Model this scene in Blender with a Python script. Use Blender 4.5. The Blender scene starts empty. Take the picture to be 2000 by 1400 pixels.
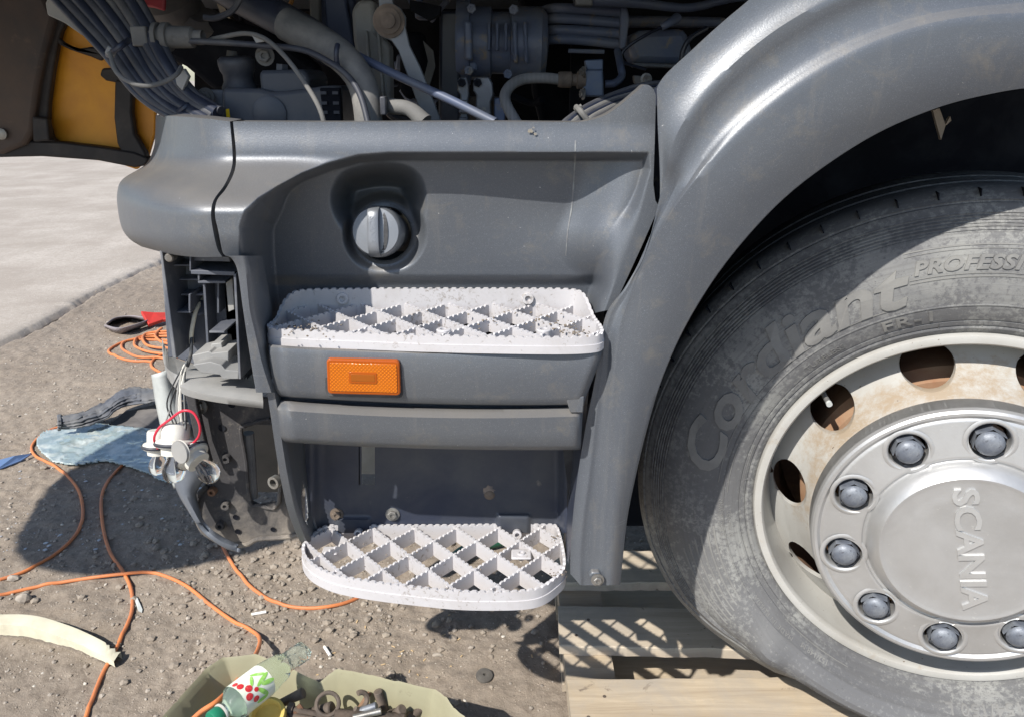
import bpy, bmesh, math, random
import numpy as np
from mathutils import Vector, Matrix, Quaternion
R = math.radians
random.seed(4)
rng = np.random.default_rng(7)
SC = bpy.context.scene
COL = SC.collection

# ------------------------------------------------------------------ camera
CZ, PITCH, FPX = 1.24, R(20.0), 1502.0
cam_d = bpy.data.cameras.new('camera'); cam = bpy.data.objects.new('camera', cam_d); COL.objects.link(cam)
cam.location = (0, 0, CZ); cam.rotation_euler = (R(90) - PITCH, 0, 0)
cam_d.sensor_width = 36; cam_d.lens = 36 * FPX / 2000; cam_d.clip_start = .02; cam_d.clip_end = 600
SC.camera = cam
# ------------------------------------------------------------------ light
SUN = Vector((-.80, -1.0, 1.30)).normalized()
w = bpy.data.worlds.new('World'); SC.world = w; w.use_nodes = True
nt = w.node_tree; nt.nodes.clear()
sky = nt.nodes.new('ShaderNodeTexSky'); sky.sky_type = 'NISHITA'; sky.sun_disc = False
sky.sun_elevation = math.asin(SUN.z); sky.sun_rotation = math.atan2(SUN.x, SUN.y)
sky.air_density = 1.0; sky.dust_density = .7; sky.ozone_density = 2.2
bg = nt.nodes.new('ShaderNodeBackground'); bg.inputs[1].default_value = .125
wo = nt.nodes.new('ShaderNodeOutputWorld')
nt.links.new(sky.outputs[0], bg.inputs[0]); nt.links.new(bg.outputs[0], wo.inputs[0])
sd = bpy.data.lights.new('sun', 'SUN'); sd.energy = 4.6; sd.angle = R(.55); sd.color = (1, .955, .89)
so = bpy.data.objects.new('sun', sd); COL.objects.link(so)
so.rotation_euler = SUN.to_track_quat('Z', 'Y').to_euler(); so.location = SUN * 10
vs = SC.view_settings; vs.view_transform = 'Standard'; vs.look = 'None'; vs.exposure = .46; vs.gamma = 1; vs.use_curve_mapping = False

# ------------------------------------------------------------------ pixel -> world
cP, sP = math.cos(PITCH), math.sin(PITCH)
def ray(px, py):
    v = (700 - py) / FPX; u = (px - 1000) / FPX
    return u, cP + v * sP, -sP + v * cP
def at(px, py, Y):
    a, b, c = ray(px, py); t = Y / b
    return (a * t, Y, CZ + c * t)
def gd(px, py, z=0.0):
    a, b, c = ray(px, py); t = (z - CZ) / c
    return (a * t, b * t, z)
def ppm(px, py, Y):          # pixels per metre there
    z = at(px, py, Y)[2] - CZ
    return FPX / (Y * cP - z * sP)

# ------------------------------------------------------------------ noise
def vnoise(x, y, seed=0):
    xi = np.floor(x).astype(np.int64); yi = np.floor(y).astype(np.int64)
    xf = x - xi; yf = y - yi
    def h(a, b):
        n = (a * 374761393 + b * 668265263 + seed * 974634777) & 0xffffffff
        n = ((n ^ (n >> 13)) * 1274126177) & 0xffffffff
        return ((n ^ (n >> 16)) & 0xffff) / 65535.0
    sx = xf * xf * (3 - 2 * xf); sy = yf * yf * (3 - 2 * yf)
    return (h(xi, yi) * (1 - sx) + h(xi + 1, yi) * sx) * (1 - sy) + (h(xi, yi + 1) * (1 - sx) + h(xi + 1, yi + 1) * sx) * sy
def fbm(x, y, o=4, seed=0):
    s = 0; a = .5; t = 0
    for i in range(o):
        s = s + a * vnoise(x, y, seed + i); t += a; a *= .5; x = x * 2.03 + 11; y = y * 2.03 + 5
    return s / t
def sstep(a, b, x):
    t = np.clip((x - a) / (b - a), 0, 1); return t * t * (3 - 2 * t)
def sdf(poly, X, Y):         # signed distance in polygon, + inside
    P = np.array(poly, float); Q = np.roll(P, -1, 0)
    d = np.full(X.shape, 1e9); ins = np.zeros(X.shape, bool)
    for (x0, y0), (x1, y1) in zip(P, Q):
        ex, ey = x1 - x0, y1 - y0
        t = np.clip(((X - x0) * ex + (Y - y0) * ey) / (ex * ex + ey * ey + 1e-12), 0, 1)
        d = np.minimum(d, np.hypot(X - x0 - t * ex, Y - y0 - t * ey))
        c = ((y0 > Y) != (y1 > Y)) & (X < (x1 - x0) * (Y - y0) / ((y1 - y0) if y1 != y0 else 1e-9) + x0)
        ins ^= c
    return np.where(ins, d, -d)
def crom(pts, n=6, closed=False):
    P = [np.array(p, float) for p in pts]; m = len(P); out = []
    rngi = range(m if closed else m - 1)
    for i in rngi:
        p0 = P[(i - 1) % m] if (closed or i > 0) else 2 * P[0] - P[1]
        p1 = P[i]; p2 = P[(i + 1) % m]
        p3 = P[(i + 2) % m] if (closed or i + 2 < m) else 2 * P[-1] - P[-2]
        for k in range(n):
            t = k / n
            out.append(.5 * ((2 * p1) + (-p0 + p2) * t + (2 * p0 - 5 * p1 + 4 * p2 - p3) * t * t + (-p0 + 3 * p1 - 3 * p2 + p3) * t ** 3))
    if not closed: out.append(P[-1])
    return np.array(out)
def resample(pts, n):
    P = np.array(pts, float); d = np.r_[0, np.cumsum(np.linalg.norm(np.diff(P, axis=0), axis=1))]
    t = np.linspace(0, d[-1], n)
    return np.stack([np.interp(t, d, P[:, k]) for k in range(P.shape[1])], 1)

# ------------------------------------------------------------------ materials
def new_mat(name):
    m = bpy.data.materials.new(name); m.use_nodes = True
    n = m.node_tree.nodes; n.clear()
    o = n.new('ShaderNodeOutputMaterial'); b = n.new('ShaderNodeBsdfPrincipled')
    m.node_tree.links.new(b.outputs[0], o.inputs[0])
    return m, n, m.node_tree.links, b
def noise_node(n, l, scale, detail=6, rough=.6, vec=None, dist=0):
    t = n.new('ShaderNodeTexNoise'); t.inputs['Scale'].default_value = scale; t.inputs['Detail'].default_value = detail
    t.inputs['Roughness'].default_value = rough; t.inputs['Distortion'].default_value = dist
    if vec: l.new(vec, t.inputs['Vector'])
    return t
def ramp(n, l, src, a, b, ca=(0, 0, 0, 1), cb=(1, 1, 1, 1)):
    r = n.new('ShaderNodeValToRGB'); r.color_ramp.elements[0].position = a; r.color_ramp.elements[1].position = b
    r.color_ramp.elements[0].color = ca; r.color_ramp.elements[1].color = cb; l.new(src, r.inputs[0]); return r
def mixc(n, l, fac, a, b):
    m = n.new('ShaderNodeMix'); m.data_type = 'RGBA'
    for s, v in ((0, fac), (6, a), (7, b)):
        if hasattr(v, 'links') or hasattr(v, 'is_output'): l.new(v, m.inputs[s])
        elif s == 0: m.inputs[s].default_value = v
        else: m.inputs[s].default_value = (*v, 1)
    return m.outputs[2]
def mat(name, col, rough=.6, metal=0.0, var=None, vscale=8, vlo=.42, vhi=.62, speck=None, sscale=90, slo=.62, shi=.7, bump=0.0, bscale=200, spec=.5, coat=0, rvar=.1, trans=0, alpha=1, stretch=None, ior=1.45):
    m, n, l, b = new_mat(name)
    tc = n.new('ShaderNodeTexCoord'); vec = tc.outputs['Object']
    if stretch:
        mp = n.new('ShaderNodeMapping'); mp.inputs['Scale'].default_value = stretch; l.new(vec, mp.inputs[0]); vec = mp.outputs[0]
    c = None
    if var:
        t = noise_node(n, l, vscale, 8, .62, vec, .3); r = ramp(n, l, t.outputs[0], vlo, vhi)
        c = mixc(n, l, r.outputs[0], col, var)
    if speck:
        t2 = noise_node(n, l, sscale, 5, .65, vec); r2 = ramp(n, l, t2.outputs[0], slo, shi)
        c = mixc(n, l, r2.outputs[0], c if c else col, speck)
    if c: l.new(c, b.inputs['Base Color'])
    else: b.inputs['Base Color'].default_value = (*col, 1)
    b.inputs['Metallic'].default_value = metal
    t3 = noise_node(n, l, vscale * 3, 5, .6, vec)
    mr = n.new('ShaderNodeMapRange'); mr.inputs[3].default_value = max(.02, rough - rvar); mr.inputs[4].default_value = min(1, rough + rvar)
    l.new(t3.outputs[0], mr.inputs[0]); l.new(mr.outputs[0], b.inputs['Roughness'])
    b.inputs['Specular IOR Level'].default_value = spec; b.inputs['Coat Weight'].default_value = coat
    b.inputs['Transmission Weight'].default_value = trans; b.inputs['Alpha'].default_value = alpha; b.inputs['IOR'].default_value = ior
    if bump:
        t4 = noise_node(n, l, bscale, 4, .6, vec); bp = n.new('ShaderNodeBump'); bp.inputs['Strength'].default_value = bump
        bp.inputs['Distance'].default_value = .001 if bscale > 60 else .004
        l.new(t4.outputs[0], bp.inputs['Height']); l.new(bp.outputs[0], b.inputs['Normal'])
    return m

def paint_mat():
    m, n, l, b = new_mat('graphite_metallic_paint')
    tc = n.new('ShaderNodeTexCoord'); v = tc.outputs['Object']
    big = noise_node(n, l, 3.5, 6, .6, v); r0 = ramp(n, l, big.outputs[0], .42, .72)
    c = mixc(n, l, r0.outputs[0], (.096, .106, .122), (.116, .124, .133))
    fl = noise_node(n, l, 1300, 2, .5, v); rf = ramp(n, l, fl.outputs[0], .58, .80)
    c = mixc(n, l, rf.outputs[0], c, (.24, .26, .29))
    du = noise_node(n, l, 22, 9, .72, v, .4); rd = ramp(n, l, du.outputs[0], .54, .78)
    mu = n.new('ShaderNodeMath'); mu.operation = 'MULTIPLY'; mu.inputs[1].default_value = .75; l.new(rd.outputs[0], mu.inputs[0])
    c = mixc(n, l, mu.outputs[0], c, (.19, .175, .15))
    ge = n.new('ShaderNodeNewGeometry'); sz = n.new('ShaderNodeSeparateXYZ'); l.new(ge.outputs['True Normal'], sz.inputs[0])
    ru = ramp(n, l, sz.outputs[2], .45, .85); m3 = n.new('ShaderNodeMath'); m3.operation = 'MULTIPLY'; l.new(ru.outputs[0], m3.inputs[0]); l.new(big.outputs[0], m3.inputs[1])
    c = mixc(n, l, m3.outputs[0], c, (.22, .20, .175))
    mq = n.new('ShaderNodeMapping'); mq.inputs['Rotation'].default_value = (0, .5, 0); mq.inputs['Scale'].default_value = (6, 6, 420); l.new(v, mq.inputs[0])
    sq = noise_node(n, l, 1, 3, .5, mq.outputs[0], 0); rsq = ramp(n, l, sq.outputs[0], .735, .745); mk = noise_node(n, l, 7, 3, .5, v); rmk = ramp(n, l, mk.outputs[0], .5, .6)
    mm5 = n.new('ShaderNodeMath'); mm5.operation = 'MULTIPLY'; l.new(rsq.outputs[0], mm5.inputs[0]); l.new(rmk.outputs[0], mm5.inputs[1]); c = mixc(n, l, mm5.outputs[0], c, (.24, .245, .25))
    mps = n.new('ShaderNodeMapping'); mps.inputs['Scale'].default_value = (34, 34, 3); l.new(v, mps.inputs[0])
    st = noise_node(n, l, 1, 7, .7, mps.outputs[0], .4); rst = ramp(n, l, st.outputs[0], .56, .76); m4 = n.new('ShaderNodeMath'); m4.operation = 'MULTIPLY'; m4.inputs[1].default_value = .45; l.new(rst.outputs[0], m4.inputs[0])
    c = mixc(n, l, m4.outputs[0], c, (.185, .18, .172))
    sp = noise_node(n, l, 150, 2, .5, v); rs = ramp(n, l, sp.outputs[0], .775, .80)
    c = mixc(n, l, rs.outputs[0], c, (.4, .4, .4))
    l.new(c, b.inputs['Base Color'])
    b.inputs['Metallic'].default_value = .22; b.inputs['Specular IOR Level'].default_value = .6
    mr = n.new('ShaderNodeMapRange'); mr.inputs[3].default_value = .33; mr.inputs[4].default_value = .50
    l.new(du.outputs[0], mr.inputs[0]); l.new(mr.outputs[0], b.inputs['Roughness'])
    f2 = noise_node(n, l, 430, 3, .6, v); bp = n.new('ShaderNodeBump'); bp.inputs['Strength'].default_value = .30; bp.inputs['Distance'].default_value = .0006
    l.new(f2.outputs[0], bp.inputs['Height']); l.new(bp.outputs[0], b.inputs['Normal'])
    return m
PAINT = paint_mat()
BLACKP = mat('black_dusty_plastic', (.025, .026, .03), .55, 0, (.10, .10, .10), 14, .45, .75, bump=.2, bscale=300)
FRAME_P = mat('dusty_grey_plastic', (.095, .103, .125), .5, 0, (.27, .27, .265), 9, .42, .70, speck=(.3, .29, .27), sscale=60, slo=.66, shi=.78, bump=.2, bscale=250)
GREYP = mat('faded_grey_plastic', (.22, .22, .215), .6, 0, (.34, .33, .31), 8, .4, .7, bump=.25, bscale=200)
NAVY = mat('navy_primer_steel', (.035, .042, .065), .42, .1, (.075, .08, .09), 6, .45, .7, speck=(.22, .20, .17), sscale=34, slo=.66, shi=.8, bump=.1, bscale=120)
ENG = mat('engine_grime_blue', (.115, .145, .23), .46, .1, (.20, .215, .25), 12, .45, .72, speck=(.26, .22, .17), sscale=38, slo=.56, shi=.70, bump=.3, bscale=160)
ENGL = mat('engine_cast_alloy', (.17, .18, .20), .5, .5, (.09, .09, .095), 16, .4, .7, speck=(.28, .25, .2), sscale=60, slo=.6, shi=.74, bump=.35, bscale=180)
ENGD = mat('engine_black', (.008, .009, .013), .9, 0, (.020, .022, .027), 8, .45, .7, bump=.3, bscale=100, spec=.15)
DUSTY = mat('dust_coated_metal', (.11, .108, .104), .8, 0, (.18, .175, .165), 10, .4, .7, speck=(.08, .075, .07), sscale=40, slo=.62, shi=.75, bump=.3, bscale=200)
RUBBER = mat('dusty_rubber_hose', (.040, .043, .055), .55, 0, (.12, .118, .115), 10, .48, .78, bump=.15, bscale=260)
RUBD = mat('dark_rubber_hose', (.020, .025, .042), .38, 0, (.085, .087, .098), 9, .5, .75, bump=.12, bscale=260)
RUST = mat('rusty_steel', (.15, .075, .045), .8, .1, (.27, .165, .10), 24, .4, .66, bump=.5, bscale=160)
RUSTB = mat('brown_dusty_steel', (.10, .08, .065), .75, .2, (.20, .155, .12), 24, .4, .66, bump=.4, bscale=200)
STEEL = mat('worn_steel', (.30, .29, .27), .45, .7, (.16, .14, .12), 40, .4, .66, bump=.3, bscale=300)
BRKT = mat('mud_covered_steel_plate', (.075, .07, .065), .8, 0, (.215, .19, .165), 6.5, .36, .64, speck=(.03, .03, .032), sscale=70, slo=.64, shi=.74, bump=.7, bscale=170)
ORP = mat('orange_panel_paint', (.74, .33, .02), .45, 0, (.58, .23, .018), 7, .4, .7, bump=.1, bscale=60)
BRN = mat('brown_dirty_panel', (.10, .072, .058), .75, 0, (.05, .046, .05), 4, .38, .66, speck=(.16, .12, .09), sscale=30, slo=.6, shi=.8, bump=.3, bscale=120)
BLKF = mat('black_seal', (.02, .018, .02), .6, 0, (.05, .042, .04), 9, .5, .7, bump=.2, bscale=90)
WHITEP = mat('old_white_plastic', (.66, .64, .58), .45, 0, (.52, .50, .44), 20, .45, .75, bump=.1, bscale=300)
REDW = mat('red_wire', (.62, .03, .06), .4)
REDP = mat('red_plastic', (.55, .04, .03), .5, 0, (.40, .05, .035), 12, .5, .7)
GREYW = mat('grey_wire', (.26, .26, .25), .5, 0, (.40, .39, .36), 30, .5, .7)
BLKW = mat('black_wire', (.03, .032, .035), .45, 0, (.12, .12, .12), 30, .5, .7)
CABLE = mat('orange_cable', (.66, .22, .075), .55, 0, (.48, .17, .075), 7, .42, .72, speck=(.34, .2, .13), sscale=45, slo=.6, shi=.78, bump=.1, bscale=300)
STRIP = mat('cream_foam_strip', (.66, .62, .48), .75, 0, (.52, .48, .36), 16, .4, .7, bump=.2, bscale=90)
KHAKI = mat('khaki_plastic', (.33, .31, .205), .5, 0, (.27, .25, .165), 6, .4, .7, speck=(.17, .15, .10), sscale=34, slo=.64, shi=.8, bump=.1, bscale=150)
YEL = mat('yellow_plastic', (.75, .56, .16), .5, 0, (.62, .45, .12), 20, .45, .7)
YELT = mat('yellow_paint_mark', (.85, .55, .01), .5)
RUBG = mat('rubber_grommet', (.085, .078, .07), .75, 0, (.13, .12, .105), 40, .4, .7, bump=.4, bscale=200)
MATG = mat('weathered_rubber_mat', (.10, .105, .12), .65, 0, (.20, .195, .185), 5, .42, .66, bump=.3, bscale=150)
GREENP = mat('dark_green_plastic', (.02, .10, .06), .5)
PAPER = mat('cigarette_paper', (.80, .78, .74), .8)
CLEARG = mat('clear_bulb_glass', (1, 1, 1), .03, trans=1, rvar=0, ior=1.3)
PET = mat('crumpled_pet', (.86, .97, .90), .09, trans=.93, bump=1.0, bscale=28, rvar=.04, ior=1.12)
CAPG = mat('green_cap', (.02, .20, .11), .4)
BERRY = mat('berry_print', (.62, .03, .04), .5, 0, (.8, .25, .22), 300, .55, .7)
LEAFP = mat('leaf_print', (.30, .62, .12), .5, 0, (.5, .75, .3), 80, .5, .7)
LABEL = mat('label_paper', (.82, .84, .74), .5, 0, (.72, .82, .58), 18, .5, .7)

def tread_mat():
    m, n, l, b = new_mat('white_painted_tread')
    tc = n.new('ShaderNodeTexCoord'); v = tc.outputs['Object']
    t1 = noise_node(n, l, 13, 9, .7, v, .5); r1 = ramp(n, l, t1.outputs[0], .50, .74)
    m1 = n.new('ShaderNodeMath'); m1.operation = 'MULTIPLY'; m1.inputs[1].default_value = .45; l.new(r1.outputs[0], m1.inputs[0])
    c = mixc(n, l, m1.outputs[0], (.50, .485, .49), (.34, .31, .28))
    t2 = noise_node(n, l, 150, 4, .7, v, .6); t3 = noise_node(n, l, 9, 4, .6, v)
    ad = n.new('ShaderNodeMath'); ad.operation = 'MULTIPLY_ADD'; ad.inputs[1].default_value = .55; l.new(t3.outputs[0], ad.inputs[0]); l.new(t2.outputs[0], ad.inputs[2])
    r2 = ramp(n, l, ad.outputs[0], .86, 1.0); mg = n.new('ShaderNodeMath'); mg.operation = 'MULTIPLY'; mg.inputs[1].default_value = .8; l.new(r2.outputs[0], mg.inputs[0]); c = mixc(n, l, mg.outputs[0], c, (.19, .155, .12))
    # long scuffs along the edge
    mp = n.new('ShaderNodeMapping'); mp.inputs['Scale'].default_value = (12, 12, 260); l.new(v, mp.inputs[0])
    t5 = noise_node(n, l, 1.0, 6, .7, mp.outputs[0]); r5 = ramp(n, l, t5.outputs[0], .63, .72)
    m5 = n.new('ShaderNodeMath'); m5.operation = 'MULTIPLY'; m5.inputs[1].default_value = .35; l.new(r5.outputs[0], m5.inputs[0])
    c = mixc(n, l, m5.outputs[0], c, (.30, .27, .23))
    l.new(c, b.inputs['Base Color']); b.inputs['Roughness'].default_value = .48
    bp = n.new('ShaderNodeBump'); bp.inputs['Strength'].default_value = .25; bp.inputs['Distance'].default_value = .0006
    l.new(t2.outputs[0], bp.inputs['Height']); l.new(bp.outputs[0], b.inputs['Normal'])
    return m
TREAD = tread_mat()

def wood_mat(nm, wa, wb):
    m, n, l, b = new_mat(nm)
    tc = n.new('ShaderNodeTexCoord'); oi = n.new('ShaderNodeObjectInfo')
    mp = n.new('ShaderNodeMapping'); mp.inputs['Scale'].default_value = (2.2, 34, 34); l.new(tc.outputs['Object'], mp.inputs[0])
    sc = n.new('ShaderNodeVectorMath'); sc.operation = 'SCALE'; sc.inputs[0].default_value = (7, 3, 5); l.new(oi.outputs['Random'], sc.inputs['Scale'])
    av = n.new('ShaderNodeVectorMath'); l.new(mp.outputs[0], av.inputs[0]); l.new(sc.outputs[0], av.inputs[1])
    t1 = noise_node(n, l, 1.0, 9, .72, av.outputs[0], .8); r1 = ramp(n, l, t1.outputs[0], .36, .70)
    c = mixc(n, l, r1.outputs[0], wa, wb)
    t2 = noise_node(n, l, 6, 8, .7, tc.outputs['Object'], .4); r2 = ramp(n, l, t2.outputs[0], .44, .66)
    m2 = n.new('ShaderNodeMath'); m2.operation = 'MULTIPLY'; m2.inputs[1].default_value = .75; l.new(r2.outputs[0], m2.inputs[0])
    c = mixc(n, l, m2.outputs[0], c, (.36, .32, .27))
    t3 = noise_node(n, l, 2.2, 10, .8, av.outputs[0], .3); r3 = ramp(n, l, t3.outputs[0], .64, .72); c = mixc(n, l, r3.outputs[0], c, (.09, .065, .045))
    t6 = noise_node(n, l, 26, 6, .7, tc.outputs['Object'], .5); r6 = ramp(n, l, t6.outputs[0], .64, .72); c = mixc(n, l, r6.outputs[0], c, (.20, .16, .12))
    l.new(c, b.inputs['Base Color']); b.inputs['Roughness'].default_value = .8; b.inputs['Specular IOR Level'].default_value = .2
    bp = n.new('ShaderNodeBump'); bp.inputs['Strength'].default_value = .6; bp.inputs['Distance'].default_value = .0015
    l.new(t1.outputs[0], bp.inputs['Height']); l.new(bp.outputs[0], b.inputs['Normal'])
    return m
WOOD = wood_mat('pale_pallet_wood', (.52, .43, .31), (.33, .26, .18)); WOODG = wood_mat('weathered_pallet_wood', (.60, .51, .39), (.42, .35, .26))

def dirt_mat(name, c1, c2, c3, bs=.8):
    m, n, l, b = new_mat(name)
    tc = n.new('ShaderNodeTexCoord'); v = tc.outputs['Object']
    a = noise_node(n, l, 1.7, 8, .65, v, .3); ra = ramp(n, l, a.outputs[0], .38, .66)
    c = mixc(n, l, ra.outputs[0], c1, c2)
    d = noise_node(n, l, 46, 8, .75, v); rd = ramp(n, l, d.outputs[0], .40, .72)
    c = mixc(n, l, rd.outputs[0], c, c3)
    o7 = noise_node(n, l, .8, 5, .6, v, .6); r7 = ramp(n, l, o7.outputs[0], .50, .62); m7 = n.new('ShaderNodeMath'); m7.operation = 'MULTIPLY'; m7.inputs[1].default_value = .5; l.new(r7.outputs[0], m7.inputs[0]); c = mixc(n, l, m7.outputs[0], c, c3)
    vo = n.new('ShaderNodeTexVoronoi'); vo.inputs['Scale'].default_value = 150; l.new(v, vo.inputs['Vector'])
    rv = ramp(n, l, vo.outputs['Distance'], .10, .30, (1, 1, 1, 1), (0, 0, 0, 1))
    e = noise_node(n, l, 30, 3, .6, v); re = ramp(n, l, e.outputs[0], .50, .62)
    mm = n.new('ShaderNodeMath'); mm.operation = 'MULTIPLY'; l.new(rv.outputs[0], mm.inputs[0]); l.new(re.outputs[0], mm.inputs[1])
    c = mixc(n, l, mm.outputs[0], c, tuple(min(1, x * 1.5) for x in c2))
    l.new(c, b.inputs['Base Color']); b.inputs['Roughness'].default_value = .95; b.inputs['Specular IOR Level'].default_value = .15
    bp = n.new('ShaderNodeBump'); bp.inputs['Strength'].default_value = bs; bp.inputs['Distance'].default_value = .006
    l.new(d.outputs[0], bp.inputs['Height'])
    bp2 = n.new('ShaderNodeBump'); bp2.inputs['Strength'].default_value = bs * .6; bp2.inputs['Distance'].default_value = .003
    l.new(mm.outputs[0], bp2.inputs['Height']); l.new(bp.outputs[0], bp2.inputs['Normal']); l.new(bp2.outputs[0], b.inputs['Normal'])
    return m
DIRT = dirt_mat('dry_dirt', (.285, .238, .19), (.375, .318, .258), (.205, .168, .134), 1.0)
CONC = dirt_mat('dusty_concrete', (.35, .305, .26), (.49, .44, .385), (.33, .29, .245), .6)
STONE = mat('pebble_stone', (.31, .27, .225), .9, 0, (.44, .39, .33), 11, .35, .7, speck=(.13, .11, .095), sscale=16, slo=.5, shi=.7)

def tyre_mat():
    m, n, l, b = new_mat('dusty_tyre_rubber')
    tc = n.new('ShaderNodeTexCoord'); v = tc.outputs['Object']
    a = noise_node(n, l, 5.5, 9, .68, v, .4); ra = ramp(n, l, a.outputs[0], .40, .60)
    c = mixc(n, l, ra.outputs[0], (.265, .265, .25), (.175, .176, .175))
    d = noise_node(n, l, 120, 6, .75, v); e = noise_node(n, l, 7, 5, .6, v)
    ad = n.new('ShaderNodeMath'); ad.operation = 'MULTIPLY_ADD'; ad.inputs[1].default_value = .9; l.new(e.outputs[0], ad.inputs[0]); l.new(d.outputs[0], ad.inputs[2])
    rd = ramp(n, l, ad.outputs[0], .88, 1.3); mfd = n.new('ShaderNodeMath'); mfd.operation = 'MULTIPLY'; mfd.inputs[1].default_value = .75; l.new(rd.outputs[0], mfd.inputs[0]); c = mixc(n, l, mfd.outputs[0], c, (.10, .10, .105))
    g5 = noise_node(n, l, 420, 2, .5, v); rg5 = ramp(n, l, g5.outputs[0], .70, .74); c = mixc(n, l, rg5.outputs[0], c, (.07, .07, .07))
    # circumferential scuffing
    sx = n.new('ShaderNodeSeparateXYZ'); l.new(v, sx.inputs[0])
    cx = n.new('ShaderNodeCombineXYZ'); l.new(sx.outputs[0], cx.inputs[0]); l.new(sx.outputs[2], cx.inputs[1])
    ln = n.new('ShaderNodeVectorMath'); ln.operation = 'LENGTH'; l.new(cx.outputs[0], ln.inputs[0])
    cl = n.new('ShaderNodeCombineXYZ'); ms = n.new('ShaderNodeMath'); ms.operation = 'MULTIPLY'; ms.inputs[1].default_value = 220; l.new(ln.outputs['Value'], ms.inputs[0]); l.new(ms.outputs[0], cl.inputs[0])
    f = noise_node(n, l, 1, 4, .6, cl.outputs[0]); rf = ramp(n, l, f.outputs[0], .45, .70)
    mf = n.new('ShaderNodeMath'); mf.operation = 'MULTIPLY'; mf.inputs[1].default_value = .6; l.new(rf.outputs[0], mf.inputs[0])
    c = mixc(n, l, mf.outputs[0], c, (.11, .108, .105))
    l.new(c, b.inputs['Base Color']); b.inputs['Roughness'].default_value = .72; b.inputs['Specular IOR Level'].default_value = .3
    bp = n.new('ShaderNodeBump'); bp.inputs['Strength'].default_value = .4; bp.inputs['Distance'].default_value = .0012
    l.new(d.outputs[0], bp.inputs['Height']); l.new(bp.outputs[0], b.inputs['Normal'])
    return m
TYRE = tyre_mat()

TLET = mat('worn_tyre_lettering', (.215, .212, .20), .7, 0, (.15, .148, .144), 14, .4, .65, bump=.3, bscale=400)
def rim_mat():
    m, n, l, b = new_mat('cream_rim_paint_with_rust')
    tc = n.new('ShaderNodeTexCoord'); v = tc.outputs['Object']
    sx = n.new('ShaderNodeSeparateXYZ'); l.new(v, sx.inputs[0])
    cx = n.new('ShaderNodeCombineXYZ'); l.new(sx.outputs[0], cx.inputs[0]); l.new(sx.outputs[2], cx.inputs[1])
    ln = n.new('ShaderNodeVectorMath'); ln.operation = 'LENGTH'; l.new(cx.outputs[0], ln.inputs[0])
    band = n.new('ShaderNodeMapRange'); band.inputs[1].default_value = .262; band.inputs[2].default_value = .222; l.new(ln.outputs['Value'], band.inputs[0])
    zz = n.new('ShaderNodeMapRange'); zz.inputs[1].default_value = -.16; zz.inputs[2].default_value = .10; l.new(sx.outputs[2], zz.inputs[0])
    ml = n.new('ShaderNodeMath'); ml.operation = 'MULTIPLY'; l.new(band.outputs[0], ml.inputs[0]); l.new(zz.outputs[0], ml.inputs[1])
    t = noise_node(n, l, 20, 12, .82, v, .15)
    ad = n.new('ShaderNodeMath'); ad.operation = 'MULTIPLY_ADD'; ad.inputs[1].default_value = .22; l.new(ml.outputs[0], ad.inputs[0]); l.new(t.outputs[0], ad.inputs[2])
    r = ramp(n, l, ad.outputs[0], .57, .76)
    dn = noise_node(n, l, 6, 6, .6, v); rdn = ramp(n, l, dn.outputs[0], .4, .7)
    c = mixc(n, l, rdn.outputs[0], (.42, .415, .39), (.33, .315, .285))
    mrr = n.new('ShaderNodeMath'); mrr.operation = 'MULTIPLY'; mrr.inputs[1].default_value = .85; l.new(r.outputs[0], mrr.inputs[0]); c = mixc(n, l, mrr.outputs[0], c, (.30, .225, .145))
    sp = noise_node(n, l, 190, 3, .6, v); rs = ramp(n, l, sp.outputs[0], .70, .74); c = mixc(n, l, rs.outputs[0], c, (.12, .08, .05))
    l.new(c, b.inputs['Base Color']); b.inputs['Roughness'].default_value = .5
    bp = n.new('ShaderNodeBump'); bp.inputs['Strength'].default_value = .3; bp.inputs['Distance'].default_value = .001
    l.new(t.outputs[0], bp.inputs['Height']); l.new(bp.outputs[0], b.inputs['Normal'])
    return m
RIM = rim_mat()
HUBM = mat('scuffed_alloy_cap', (.50, .50, .495), .42, .6, (.42, .415, .405), 9, .4, .66, speck=(.52, .52, .5), sscale=130, slo=.65, shi=.70, bump=.18, bscale=260, rvar=.08)
NUTM = mat('weathered_nut_cap', (.13, .145, .175), .5, .3, (.23, .245, .265), 30, .42, .62, speck=(.09, .095, .11), sscale=110, slo=.55, shi=.66, bump=.5, bscale=300)
WSG = mat('cracked_laminated_glass', (.27, .335, .335), .2, 0, (.50, .54, .51), 16, .45, .66, bump=.6, bscale=22, coat=.6)

def lamp_mat():
    m, n, l, b = new_mat('amber_reflector_lens')
    tc = n.new('ShaderNodeTexCoord'); v = tc.outputs['Object']
    mp = n.new('ShaderNodeMapping'); mp.inputs['Rotation'].default_value = (0, R(45), 0); mp.inputs['Scale'].default_value = (1, 0, 1); l.new(v, mp.inputs[0])
    ck = n.new('ShaderNodeTexVoronoi'); ck.distance = 'CHEBYCHEV'; ck.inputs['Randomness'].default_value = 0; ck.inputs['Scale'].default_value = 300; l.new(mp.outputs[0], ck.inputs['Vector'])
    r = ramp(n, l, ck.outputs['Distance'], .2, .55, (.66, .17, .0, 1), (.24, .04, .0, 1))
    g = noise_node(n, l, 22, 4, .6, v); rg = ramp(n, l, g.outputs[0], .4, .65)
    c = mixc(n, l, rg.outputs[0], r.outputs[0], (.50, .125, .0))
    l.new(c, b.inputs['Base Color']); b.inputs['Roughness'].default_value = .16; b.inputs['Coat Weight'].default_value = .3
    bp = n.new('ShaderNodeBump'); bp.inputs['Strength'].default_value = .9; bp.inputs['Distance'].default_value = .0008
    l.new(ck.outputs['Distance'], bp.inputs['Height']); l.new(bp.outputs[0], b.inputs['Normal'])
    return m
AMBER = lamp_mat()
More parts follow.
